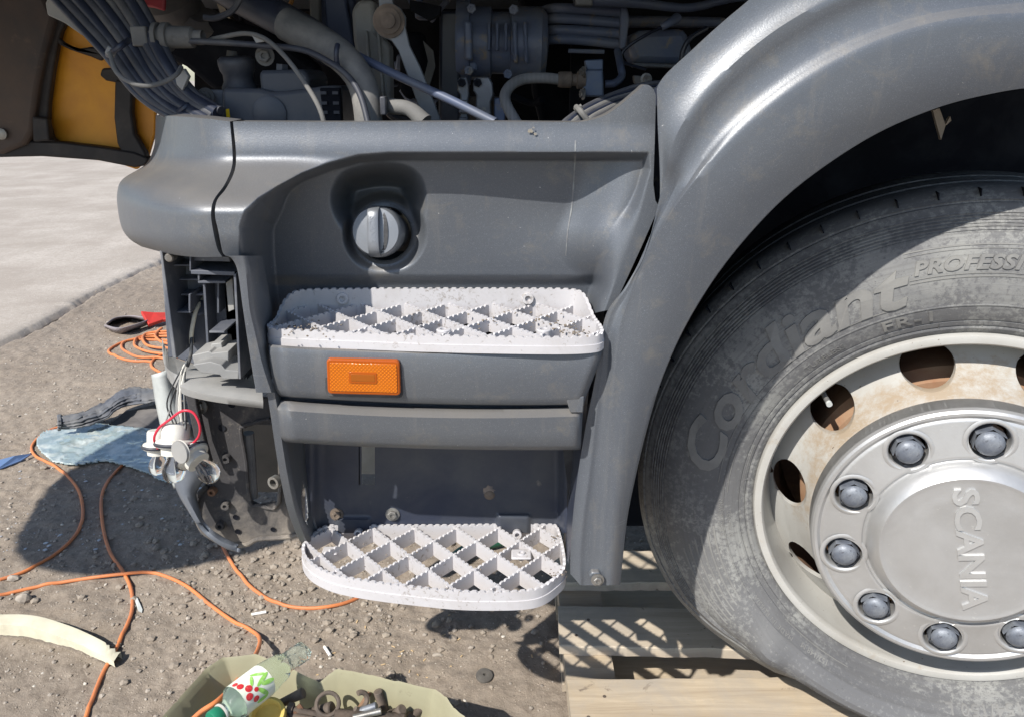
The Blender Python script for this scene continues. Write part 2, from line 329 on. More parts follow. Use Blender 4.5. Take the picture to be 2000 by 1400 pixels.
AMBERS = mat('amber_smooth_plastic', (.36, .07, .0), .10, coat=.4, rvar=.05)
AMBERD = mat('amber_dark_window', (.30, .075, .001), .15, coat=.6, rvar=.05)

def braid_mat():
    m, n, l, b = new_mat('braided_hose')
    tc = n.new('ShaderNodeTexCoord'); wv = n.new('ShaderNodeTexWave'); wv.inputs['Scale'].default_value = 160; wv.inputs['Distortion'].default_value = .6; l.new(tc.outputs['Object'], wv.inputs['Vector'])
    r = ramp(n, l, wv.outputs['Fac'], .2, .8, (.14, .14, .145, 1), (.30, .29, .28, 1)); l.new(r.outputs[0], b.inputs['Base Color']); b.inputs['Roughness'].default_value = .7
    bp = n.new('ShaderNodeBump'); bp.inputs['Strength'].default_value = .5; bp.inputs['Distance'].default_value = .001; l.new(wv.outputs['Fac'], bp.inputs['Height']); l.new(bp.outputs[0], b.inputs['Normal'])
    return m
BRAID = braid_mat()

# ------------------------------------------------------------------ mesh builder
class MB:
    def __init__(s): s.v = []; s.f = []
    def add(s, verts, faces):
        o = len(s.v); s.v += [tuple(map(float, p)) for p in verts]; s.f += [tuple(i + o for i in f) for f in faces]; return s
    def grid(s, A, cu=False, cv=False, keep=None):
        A = np.asarray(A, float); nu, nv = A.shape[:2]; fs = []
        for i in range(nu if cu else nu - 1):
            for j in range(nv if cv else nv - 1):
                if keep is not None and not keep[i, j]: continue
                a = i * nv + j; b = ((i + 1) % nu) * nv + j; c = ((i + 1) % nu) * nv + (j + 1) % nv; d = i * nv + (j + 1) % nv
                fs.append((a, d, c, b))
        return s.add(A.reshape(-1, 3), fs)
    def tube(s, pts, r, seg=10, n=5, closed=False, caps=True, raw=False):
        P = np.array(pts, float) if raw else crom(pts, n, closed); m = len(P)
        rr = r if np.ndim(r) else None
        T = np.gradient(P, axis=0) if not closed else (np.roll(P, -1, 0) - np.roll(P, 1, 0))
        T /= np.linalg.norm(T, axis=1)[:, None] + 1e-12
        up = np.array([0, 0, 1.]) if abs(T[0][2]) < .9 else np.array([1., 0, 0])
        N = np.cross(T[0], up); N /= np.linalg.norm(N); rows = []
        for i in range(m):
            N = N - T[i] * (N @ T[i]); N /= np.linalg.norm(N) + 1e-12; B = np.cross(T[i], N)
            ri = r if rr is None else float(np.interp(i / (m - 1), np.linspace(0, 1, len(rr)), rr))
            a = np.arange(seg) * 2 * math.pi / seg
            rows.append(P[i] + ri * (np.cos(a)[:, None] * N + np.sin(a)[:, None] * B))
        o = len(s.v); s.grid(np.array(rows), closed, True)
        if caps and not closed:
            s.f.append(tuple(o + k for k in range(seg))); s.f.append(tuple(o + (m - 1) * seg + seg - 1 - k for k in range(seg)))
        return s
    def lathe(s, prof, O, ax, seg=32, cap0=False, cap1=False):
        # prof: (radius, height along ax)
        ax = Vector(ax).normalized(); u = ax.orthogonal().normalized(); v = ax.cross(u); O = Vector(O); rows = []
        for r_, h in prof:
            rows.append([O + ax * h + (u * math.cos(2 * math.pi * k / seg) + v * math.sin(2 * math.pi * k / seg)) * r_ for k in range(seg)])
        o = len(s.v); s.grid(np.array([[tuple(p) for p in r] for r in rows]), False, True)
        if cap0: s.f.append(tuple(o + k for k in range(seg)))
        if cap1: s.f.append(tuple(o + (len(prof) - 1) * seg + seg - 1 - k for k in range(seg)))
        return s
    def cyl(s, a, b, r, seg=20, r2=None):
        a = Vector(a); b = Vector(b); L = (b - a).length
        return s.lathe([(r, 0), (r if r2 is None else r2, L)], a, b - a, seg, True, True)
    def box(s, c, d, M=None):
        c = Vector(c); x, y, z = d[0] / 2, d[1] / 2, d[2] / 2
        vs_ = [Vector((i * x, j * y, k * z)) for i in (-1, 1) for j in (-1, 1) for k in (-1, 1)]
        if M is not None: vs_ = [M @ p for p in vs_]
        return s.add([p + c for p in vs_], [(0, 1, 3, 2), (4, 6, 7, 5), (0, 4, 5, 1), (2, 3, 7, 6), (0, 2, 6, 4), (1, 5, 7, 3)])
    def prism(s, pts, vec):
        n = len(pts); P = [Vector(p) for p in pts]; vec = Vector(vec); o = len(s.v)
        s.v += [tuple(p) for p in P] + [tuple(p + vec) for p in P]
        s.f.append(tuple(o + i for i in range(n))); s.f.append(tuple(o + n + n - 1 - i for i in range(n)))
        for i in range(n): s.f.append((o + i, o + n + i, o + n + (i + 1) % n, o + (i + 1) % n))
        return s
    def build(s, name, m, parent=None, bevel=0, smooth=35, solid=0, bseg=2, label=None):
        me = bpy.data.meshes.new(name); me.from_pydata(s.v, [], s.f); me.update()
        bm = bmesh.new(); bm.from_mesh(me); bmesh.ops.recalc_face_normals(bm, faces=bm.faces); bm.to_mesh(me); bm.free()
        if smooth:
            me.polygons.foreach_set('use_smooth', [True] * len(me.polygons)); me.set_sharp_from_angle(angle=R(smooth))
        me.materials.append(m)
        o = bpy.data.objects.new(name, me); COL.objects.link(o)
        if parent: setpar(o, parent)
        if solid:
            q = o.modifiers.new('solid', 'SOLIDIFY'); q.thickness = abs(solid); q.offset = -1 if solid > 0 else 1
        if bevel:
            q = o.modifiers.new('bevel', 'BEVEL'); q.width = bevel; q.segments = bseg; q.limit_method = 'ANGLE'; q.angle_limit = R(40)
        if label: o['label'] = label
        return o
ROOTLOC = {}
def setpar(o, p):
    o.parent = p
    if p.type == 'EMPTY': o.matrix_parent_inverse = Matrix.Translation(-Vector(ROOTLOC.get(p.name, (0, 0, 0))))
def empty(name, loc, label=None, cat=None, group=None, parent=None):
    o = bpy.data.objects.new(name, None); COL.objects.link(o); o.empty_display_size = .05
    if parent:
        o.parent = parent; o.matrix_parent_inverse = Matrix.Translation(-Vector(ROOTLOC.get(parent.name, (0, 0, 0))))
    o.location = loc; ROOTLOC[o.name] = tuple(loc)
    if label: tag(o, label, cat, group)
    return o
def tag(o, label, cat, group=None):
    o['label'] = label; o['category'] = cat
    if group: o['group'] = group
    return o
def px_prism(pix, Y, th, mb=None):
    mb = mb or MB(); return mb.prism([at(x, y, Y) for x, y in pix], (0, th, 0))
def px_tube(pix, Y, rp, mb=None, seg=10, n=6, caps=True):
    """pix: (x,y) or (x,y,Y); rp radius in photo pixels"""
    mb = mb or MB(); pts = [at(p[0], p[1], p[2] if len(p) > 2 else Y) for p in pix]
    k = ppm(pix[len(pix) // 2][0], pix[len(pix) // 2][1], Y)
    return mb.tube(pts, [q / k for q in rp] if np.ndim(rp) else rp / k, seg, n, caps=caps)
def text_mesh(body, size=1.0, extrude=.0, offset=0.0, shear=0.0, spacing=1.0, align='LEFT'):
    cu = bpy.data.curves.new('t', 'FONT'); cu.body = body; cu.size = size; cu.extrude = extrude; cu.offset = offset; cu.shear = shear
    cu.space_character = spacing; cu.align_x = align; cu.resolution_u = 3; cu.bevel_depth = 0
    o = bpy.data.objects.new('t', cu); COL.objects.link(o)
    dg = bpy.context.evaluated_depsgraph_get(); e = o.evaluated_get(dg); me = e.to_mesh()
    V = np.array([tuple(v.co) for v in me.vertices]); F = [tuple(p.vertices) for p in me.polygons]
    e.to_mesh_clear(); bpy.data.objects.remove(o); bpy.data.curves.remove(cu)
    return V, F

# =================================================================== SETTING
def kind(o, k): o['kind'] = k; return o
# far ground to the horizon
mb = MB(); mb.grid(np.array([[(x, y, -.03) for y in (-60, -8, 0, 8, 40, 140, 400)] for x in (-300, -60, -12, 0, 12, 60, 300)]))
kind(mb.build('ground', CONC, smooth=0), 'structure')
# dirt yard with real relief
def dirt_h(x, y):
    h = .022 * fbm(x * 1.3, y * 1.3, 3, 1) + .012 * fbm(x * 9, y * 9, 3, 5) + .011 * fbm(x * 34, y * 34, 3, 9)
    c = fbm(x * 60, y * 60, 2, 15); h = h + .010 * np.clip(c - .60, 0, 1) * (fbm(x * 4, y * 4, 2, 3) > .5)
    return h - .022
xs = np.concatenate([np.arange(-2.62, .75, .0068), np.arange(.75, 3.6, .05)])
ys = np.concatenate([np.linspace(-3.0, .62, 24), np.arange(.64, 2.6, .0062), np.arange(2.6, 5.4, .014), np.linspace(5.45, 9, 60)])
X, Y = np.meshgrid(xs, ys, indexing='ij'); H = dirt_h(X, Y)
edge = -2.50 + .12 * (fbm(Y * 2.2, Y * 0 + 3, 4, 21) - .5)
H = H + .012 * sstep(.12, 0, X - edge) - .055 * sstep(0.02, -.05, X - edge)
A = np.stack([X, Y, H], -1)
me = bpy.data.meshes.new('dirt_ground'); nu, nv = X.shape
idx = np.arange(nu * nv).reshape(nu, nv)
q = np.stack([idx[:-1, :-1], idx[1:, :-1], idx[1:, 1:], idx[:-1, 1:]], -1).reshape(-1, 4)
me.vertices.add(nu * nv); me.vertices.foreach_set('co', A.reshape(-1)); me.loops.add(q.size); me.loops.foreach_set('vertex_index', q.reshape(-1).astype(np.int32))
me.polygons.add(len(q)); me.polygons.foreach_set('loop_start', np.arange(0, q.size, 4, dtype=np.int32)); me.update(calc_edges=True); me.validate()
me.polygons.foreach_set('use_smooth', [True] * len(q)); me.materials.append(DIRT)
kind(bpy.data.objects.new('dirt_ground', me), 'structure'); COL.objects.link(bpy.data.objects['dirt_ground'])
def gz(x, y): return float(dirt_h(np.array([x]), np.array([y]))[0])
# concrete pad on the left, crumbled edge
mb = MB(); ey = np.linspace(-2, 14, 900); ex = -2.56 + .09 * (fbm(ey * 2.2, ey * 0 + 3, 4, 21) - .5) + .035 * (fbm(ey * 17, ey * 0 + 8, 3, 33) - .5)
rows = []
for k, (dx, z) in enumerate([(0.02, -.02), (0, .004), (-.012, .012), (-.06, .016), (-.3, .014), (-1.5, .012), (-4, .01), (-12, .005)]):
    jit = .012 * (fbm(ey * 26, ey * 0 + k, 2, 40 + k) - .5) if k < 4 else 0
    rows.append(np.stack([ex + dx + jit, ey, np.full_like(ey, z) + .004 * (fbm(ey * 5, ey * 0 + dx * 3, 3, 50) - .5)], -1))
mb.grid(np.array(rows)); kind(mb.build('concrete_pavement', CONC, smooth=60), 'structure')

# gravel and chips: uncountable
def blob_cloud(name, n, area, smin, smax, m, seed, flat=.6, xl=None):
    r = np.random.default_rng(seed)
    bm = bmesh.new(); bmesh.ops.create_icosphere(bm, subdivisions=1, radius=1); bv = np.array([tuple(v.co) for v in bm.verts]); bf = np.array([[v.index for v in f.verts] for f in bm.faces]); bm.free()
    V = []; F = []; pts = area(r, n); hz = dirt_h(pts[:, 0], pts[:, 1])
    for i, (x, y) in enumerate(pts):
        s_ = smin * (smax / smin) ** (r.random() ** 3.2); d = bv * (1 + .35 * (r.random(bv.shape) - .5)) * np.array([1, .7 + .3 * r.random(), flat]) * s_
        a = r.random() * 6.28; ca, sa = math.cos(a), math.sin(a)
        d = np.stack([d[:, 0] * ca - d[:, 1] * sa, d[:, 0] * sa + d[:, 1] * ca, d[:, 2]], 1)
        F.append(bf + len(V) * len(bv)); V.append(d + (x, y, hz[i] + s_ * .2))
    V = np.concatenate(V); F = np.concatenate(F)
    me = bpy.data.meshes.new(name); me.from_pydata(V.tolist(), [], F.tolist()); me.materials.append(m)
    o = bpy.data.objects.new(name, me); COL.objects.link(o); return kind(o, 'stuff')
def area_px(r, n):           # spread over ground seen, denser near
    out = []
    while len(out) < n:
        x = r.uniform(-2.45, 1.0); y = .62 + 3.8 * r.random() ** 1.7
        if fbm(np.array([x * 2.1]), np.array([y * 2.1]), 2, 77)[0] + r.random() * .35 > .58: out.append((x, y))
    return np.array(out)
blob_cloud('gravel', 26000, area_px, .0009, .0075, STONE, 3)
CLOD = mat('dirt_clods', (.25, .21, .17), .95, 0, (.36, .31, .25), 14, .35, .7, bump=.8, bscale=120)
def area_clod(r, n):
    out = []
    while len(out) < n:
        if r.random() < .7: px, py = r.normal(560, 170), r.normal(1130, 90)
        else: px, py = r.uniform(0, 1050), r.uniform(560, 1390)
        if 520 < py < 1400: out.append(gd(px, py)[:2])
    return np.array(out)
blob_cloud('dirt_clods', 2600, area_clod, .002, .013, CLOD, 31, .55)
LIGHTST = mat('pale_grit', (.50, .46, .40), .9, 0, (.62, .58, .5), 20, .4, .7)
blob_cloud('pale_grit', 1500, area_px, .0015, .006, LIGHTST, 9, .4)
def area_glass(r, n):
    p = []
    while len(p) < n:
        gx, gy, _ = gd(r.uniform(0, 400), r.uniform(870, 1090)); p.append((gx, gy))
    return np.array(p)
GLF = mat('glass_crumbs', (.42, .42, .42), .2, coat=.5, rvar=.05)
blob_cloud('glass_crumbs', 120, area_glass, .002, .008, GLF, 12, .2)

# =================================================================== TRUCK
TR = empty('truck', (.2, 1.2, 0), 'dark grey truck with a partly dismantled front corner, standing on a flat front tyre', 'truck')

# ---- main side panel around the upper step
def tcurve(pts, n, sm=True):
    return resample(crom(pts, 8) if sm else pts, n)
REC = [(1266, 301), (1000, 301), (760, 301), (700, 306), (640, 322), (590, 341), (545, 366), (510, 392), (490, 418), (482, 445), (483, 500), (490, 560), (500, 620), (508, 700), (512, 900), (1160, 900), (1168, 612), (1205, 510), (1245, 410), (1268, 330)]
EGG = [(648, 400), (652, 365), (672, 338), (710, 325), (752, 320), (792, 326), (818, 345), (830, 380), (828, 425), (818, 468), (790, 502), (755, 513), (718, 498), (690, 468), (662, 436)]
EGGs = crom(EGG, 5, True)
HC, HR = (751, 457), 60
def panel_Y(x, y):
    base = .984 + .008 * sstep(305, 238, y) - .086 * sstep(300, 420, y) * sstep(760, 540, x) + .014 * sstep(455, 540, y) * sstep(560, 480, x)
    base = base + .02 * sstep(470, 440, x) * 0
    base = base - .012 * np.exp(-((x - 1268) / 14) ** 2) * 0
    d = sdf(REC, x, y)
    ft = np.clip((y - 300) / 262, 0, 1.2); floor = 1.022 + .022 * ft + .010 * sstep(850, 1150, x) * sstep(520, 400, y) + .010 * sstep(535, 560, y)
    wd = 15 + 24 * sstep(1040, 1200, x) * sstep(360, 470, y) + 42 * sstep(620, 520, x) * sstep(350, 430, y)
    k = sstep(-.3, 1.0, d / wd)
    soft = sstep(1110, 1235, x + .42 * (y - 380) - .0085 * np.maximum(0, y - 440) ** 2)       # soft swell on the right side of the recess
    fl = floor - (floor - (.980 - .018 * sstep(330, 560, y))) * .6 * soft
    Yv = base * (1 - k) + fl * k
    e = sdf([tuple(p) for p in EGGs], x, y)
    deep = sstep(-6, 46, e) * (.024 + .088 * sstep(505, 350, y))
    Yv = Yv + deep * sstep(512, 455, y) + .012 * sstep(-4, 14, e) * sstep(430, 500, y)
    hd = HR - np.hypot(x - HC[0], (y - HC[1]))
    Yv = Yv + (1.050 + .00042 * (515 - y) - Yv) * sstep(-24, -3, hd)
    # top and side edges roll back
    return Yv
NU = 420
top = tcurve([(455, 238, 0), (700, 239, 0), (950, 238, 0), (1110, 239, 0), (1150, 236, 0), (1185, 224, 0), (1215, 203, 0), (1245, 178, 0), (1260, 166, 0), (1274, 172, 0), (1281, 186, 0)], NU)[:, :2]
bot = tcurve([(440, 500, 0), (478, 506, 0), (512, 622, 0), (560, 628, 0), (1130, 622, 0), (1168, 610, 0), (1197, 604, 0)], NU, False)[:, :2]
# rows between top edge and bottom edge; sides follow the seams
NV = 230
lft = tcurve([(455, 238, 0), (461, 300, 0), (458, 335, 0), (442, 368, 0), (424, 392, 0), (420, 420, 0), (426, 450, 0), (434, 490, 0), (440, 500, 0)], NV)[:, :2]
rgt = tcurve([(1281, 186, 0), (1279, 270, 0), (1276, 360, 0), (1280, 392, 0), (1288, 404, 0), (1279, 423, 0), (1254, 480, 0), (1232, 528, 0), (1197, 604, 0)], NV, False)[:, :2]
u = np.linspace(0, 1, NU)[:, None, None]; v = np.linspace(0, 1, NV)[None, :, None]
G2 = (1 - v) * top[:, None] + v * bot[:, None] + (1 - u) * lft[None] + u * rgt[None] - ((1 - u) * (1 - v) * top[0] + u * (1 - v) * top[-1] + (1 - u) * v * bot[0] + u * v * bot[-1])
gx, gy = G2[..., 0], G2[..., 1]
YY = panel_Y(gx, gy)
# snap filler hole
hx, hy = gx - HC[0], gy - HC[1]; hr = np.hypot(hx, hy)
sn = (hr > HR * .90) & (hr < HR * 1.06)
gx = np.where(sn, HC[0] + hx / (hr + 1e-9) * HR, gx); gy = np.where(sn, HC[1] + hy / (hr + 1e-9) * HR, gy)
ccx = (gx[:-1, :-1] + gx[1:, 1:]) / 2; ccy = (gy[:-1, :-1] + gy[1:, 1:]) / 2
keep = np.hypot(ccx - HC[0], ccy - HC[1]) > HR * .985
def proj_grid(gx, gy, YY):
    vv = (700 - gy) / FPX; uu = (gx - 1000) / FPX; b = cP + vv * sP; c = -sP + vv * cP; t = YY / b
    return np.stack([uu * t, YY, CZ + c * t], -1)
def rim_back(A, d=.022, edges='tlrb'):
    """adds a rolled edge going inwards (+Y) round the grid"""
    out = []
    for nme, row in (('t', A[:, 0]), ('b', A[:, -1]), ('l', A[0]), ('r', A[-1])):
        if nme in edges:
            r1 = row + np.array([0, .0015, 0]) * 0; r2 = row + np.array([0, d, 0]); out.append(np.stack([r1, r2], 0))
    return out
A = proj_grid(gx, gy, YY)
mb = MB(); mb.grid(A, keep=keep)
for g in rim_back(A, .03, 'tlr'): mb.grid(g)
side = mb.build('side_panel', PAINT, TR, smooth=50)
# small raised scratch / paint run: tall pale scrape
SCR = mat('scraped_paint_and_pale_line', (.24, .25, .25), .6, .2, (.18, .18, .185), 60, .4, .6)
pts = crom([(1124, 275, 0), (1122, 330, 0), (1117, 400, 0), (1109, 450, 0), (1105, 500, 0)], 10)[:, :2]
rows = []
for i, (x, y) in enumerate(pts):
    wv_ = 1.9 * (1 - .75 * i / len(pts)) * (0.6 + .8 * random.random())
    rows.append([at(x + s_ * wv_, y, float(panel_Y(np.array([x + s_ * wv_]), np.array([y]))[0]) - .0006) for s_ in (-1, 1)])
MB().grid(np.array(rows)).build('scratch_and_pale_line', SCR, side, smooth=0)
for (sx_, sy_, sw_) in ((1036, 256, 7), (1046, 262, 4), (1042, 250, 3)):
    blob = [at(sx_ + sw_ * (.6 + .5 * random.random()) * math.cos(a), sy_ + sw_ * .8 * (.5 + .6 * random.random()) * math.sin(a), .9868) for a in np.linspace(0, 6.1, 14)]
    MB().add(blob, [tuple(range(14))]).build('glue_residue', mat('dried_glue', (.25, .22, .17), .6, 0, (.18, .18, .18), 120, .45, .6), side, smooth=0)
# recess ring round the filler hole
hY = float(panel_Y(np.array([HC[0] + 0.]), np.array([HC[1] + 0.]))[0])
ring = []
for k in range(64):
    a = 2 * math.pi * k / 64; row = []
    for rr_, dy in ((HR + 1, 0), (HR - 1, .0005), (HR - 6, .002), (HR - 8, .006), (HR - 8, .03)):
        x = HC[0] + rr_ * math.cos(a); y = HC[1] + rr_ * math.sin(a)
        row.append(at(x, y, 1.0495 + .00042 * (515 - y) + dy))
    ring.append(row)
MB().grid(np.array(ring), True).build('filler_rim', PAINT, side, smooth=60)
# filler cap
fc = Vector(at(741, 453, 1.047)); axv = Vector((-.10, -.96, .20)).normalized(); kk = ppm(737, 452, .96); r0 = 50 / ppm(741, 453, 1.04)
cap = MB().lathe([(r0 * .82, -.05), (r0 * .84, -.012), (r0 * .98, -.008), (r0 * 1.0, 0), (r0, .010), (r0 * .97, .0155), (r0 * .90, .019), (r0 * .5, .0205), (0.0001, .021)], fc, axv, 56).build('filler_cap', mat('satin_grey_cap', (.21, .22, .24), .38, .4, (.17, .18, .19), 12, .4, .7, bump=.15, bscale=500), TR, smooth=40)
ux = Vector((1, 0, 0)); ux = (ux - axv * ux.dot(axv)).normalized(); uz = axv.cross(ux) * -1
if uz.z < 0: uz = -uz
def cl(x, y, h): return fc + ux * x + uz * y + axv * h
rows = []
for t in np.linspace(-1, 1, 15):
    hh = .0165 + .0135 * math.sqrt(max(0, 1 - t ** 4)); yy = t * r0 * .97
    wl = r0 * .24
    rows.append([tuple(cl(x, yy, h)) for x, h in ((-wl, .012), (-wl, hh), (-wl * .6, hh + .0012), (wl * .5, hh + .0012), (wl * .78, hh), (wl * (.75 - .0), .012))])
MB().grid(np.array(rows)).build('grip_bar', cap.data.materials[0], cap, bevel=0, smooth=40)
rows = []
for t in np.linspace(-1, 1, 15):
    yy = t * r0 * .86; hw = r0 * .20 * math.sqrt(max(0, 1 - t * t))
    rows.append([tuple(cl(x, yy, h)) for x, h in ((r0 * .19, .0195), (r0 * .19 + hw * 1.6, .0222 - .004 * (t * t)))])
MB().grid(np.array(rows)).build('grip_recess', BLACKP, cap, smooth=0)
V, F = text_mesh('SCANIA', .0102, .0004, .00012, 0, 1.0, 'CENTER')
vy = [tuple(cl(-r0 * .02 + (p[1] - .0035) * 1.0, -p[0] * 1.0 + r0 * .05, .0312 - .0135 * (1 - math.sqrt(max(0, 1 - (p[0] / (r0 * .97)) ** 4))) + p[2])) for p in V]
MB().add(vy, F).build('lettering', cap.data.materials[0], cap, smooth=0)
# stuff seen inside the filler opening
nk = MB().cyl(fc - axv * .05, fc - axv * .13, r0 * .8); nk.build('filler_neck', BLACKP, cap)
MB().tube([at(768, 405, 1.15), at(790, 440, 1.13), at(806, 500, 1.15)], .0055).build('hose', RUBD, TR)
px_prism([(775, 395), (830, 395), (825, 520), (800, 520)], 1.18, .01).build('inner_plate', mat('pale_primer_plate', (.42, .41, .33), .7, 0, (.3, .29, .24), 30), TR)

# ---- vertical strip left of the step recess
def strip(rows_px, n=60):
    out = []
    for left, right in rows_px: pass
LS = tcurve([(440, 500, .886), (452, 505, .887), (464, 530, .89), (474, 600, .894), (486, 680, .898), (500, 766, .902)], 50)
RS0 = tcurve([(474, 500, .886), (480, 530, .888), (487, 600, .892), (498, 650, .896), (512, 710, .898), (530, 766, .902)], 50)
RS1 = tcurve([(484, 500, .892), (490, 530, .894), (498, 600, .900), (509, 650, .904), (522, 710, .908), (537, 766, .912)], 50)
RS2 = tcurve([(512, 500, .955), (518, 530, .965), (530, 600, .99), (536, 650, 1.0), (536, 710, 1.0), (540, 766, 1.0)], 50)
def pcurve(C): return np.array([at(*c) for c in C])
mb = MB(); mid = LS * .5 + RS0 * .5
mb.grid(np.array([pcurve(LS + np.array([0, 0, .03])), pcurve(LS + np.array([0, 0, .002])), pcurve(LS * .93 + RS0 * .07), pcurve(mid), pcurve(LS * .1 + RS0 * .9), pcurve(RS0), pcurve(RS0 * .5 + RS1 * .5 + np.array([0, 0, -.001])), pcurve(RS1), pcurve(RS2)]))
b0 = [LS[-1], RS0[-1], RS1[-1]]; mb.grid(np.array([[at(*p) for p in b0], [at(p[0], p[1], p[2] + .03) for p in b0]]))
mb.build('corner_strip', PAINT, side, smooth=50)

# ---- floor ledge under the upper tread and fascia below it (with lamp)
def curve_row(pxs, pys, Ys): return np.array([at(x, y, Y_) for x, y, Y_ in zip(pxs, pys, Ys)])
tt = np.linspace(0, 1, 90)
def bowY(t, y0=.896): return y0 + .0 + .016 * (1 - sstep(0, .06, t)) ** 2 + .006 * t + .02 * sstep(.985, 1, t)
def fas(rows):
    out = []
    for (xl, yl, xm, ym, xr, yr, dY) in rows:
        xs_ = np.where(tt < .5, xl + (xm - xl) * tt / .5, xm + (xr - xm) * (tt - .5) / .5)
        ys_ = (1 - tt) * (1 - 2 * tt) * yl + 4 * tt * (1 - tt) * ym - tt * (1 - 2 * tt) * yr
        out.append(curve_row(xs_, ys_, bowY(tt) + dY))
    return np.array(out)
up = fas([(525, 676, 850, 690, 1176, 686, .06), (525, 673, 850, 688, 1176, 684, .004), (525, 678, 850, 691, 1176, 687, .0), (526, 690, 850, 700, 1174, 698, -.002), (530, 730, 845, 738, 1160, 735, -.001),
          (537, 758, 843, 774, 1145, 774, .001), (545, 770, 842, 785, 1142, 786, .004), (548, 773, 842, 788, 1141, 789, .009), (548, 774, 842, 789, 1141, 790, .034)])
# cut a window for the lamp via snapping rows: simply leave it whole and seat the lamp proud
mb = MB(); mb.grid(up)
# right hand end cap column
fascia = mb.build('step_fascia', PAINT, TR, smooth=45)
low = fas([(540, 780, 842, 795, 1140, 793, .034), (540, 781, 842, 797, 1140, 794, .014), (541, 787, 842, 804, 1139, 802, .008), (542, 800, 842, 815, 1138, 812, -.001), (545, 825, 842, 842, 1136, 845, .001), (548, 850, 842, 866, 1135, 868, .004),
           (552, 858, 842, 872, 1134, 874, .008), (556, 862, 842, 875, 1134, 877, .016), (556, 863, 842, 876, 1134, 878, .05)])
MB().grid(low).build('lower_fascia', PAINT, fascia, smooth=45)
px_prism([(542, 764), (1110, 780), (1120, 806), (542, 800)], .936, .012).build('groove_backing', PAINT, fascia)
# end where the groove runs out
px_prism([(1106, 780), (1120, 774), (1141, 774), (1139, 806), (1114, 806)], .9040, .03).build('fascia_end', PAINT, fascia, bevel=.0015)
# filler wall behind gap on right side
px_prism([(1100, 660), (1185, 640), (1182, 700), (1145, 800), (1130, 1120), (1100, 880)], 1.02, .01).build('end_plate', BLACKP, TR)

# side marker lamp
lm = MB()
def rrect(x0, y0, x1, y1, r_, n=6):
    out = []
    for cx_, cy_, a0 in ((x1 - r_, y0 + r_, -90), (x1 - r_, y1 - r_, 0), (x0 + r_, y1 - r_, 90), (x0 + r_, y0 + r_, 180)):
        for k in range(n + 1):
            a = R(a0 + 90 * k / n); out.append((cx_ + r_ * math.cos(a), cy_ + r_ * math.sin(a)))
    return out
def skew(pts): return [(x + (y - 700) * .035, y + (x - 637) * .026) for x, y in pts]
lampY = .8905
hs = px_prism(skew(rrect(633, 696, 784, 774, 10)), .8962, .02).build('lamp_surround', BLACKP, fascia, bevel=.001)
lens = px_prism(skew(rrect(637, 700, 780, 769, 8)), lampY, .012).build('lamp_lens', AMBERS, fascia, bevel=.0022, bseg=3)
px_prism(skew(rrect(643, 708, 774, 763, 3)), lampY - .0012, .002).build('reflector', AMBER, lens, bevel=.0004)
px_prism(skew(rrect(680, 725, 735, 747, 3)), lampY - .0020, .002).build('window_frame', AMBERS, lens, bevel=.0005)
px_prism(skew(rrect(684, 729, 731, 743, 2)), lampY - .0024, .002).build('lamp_window', AMBERD, lens, bevel=.0003)

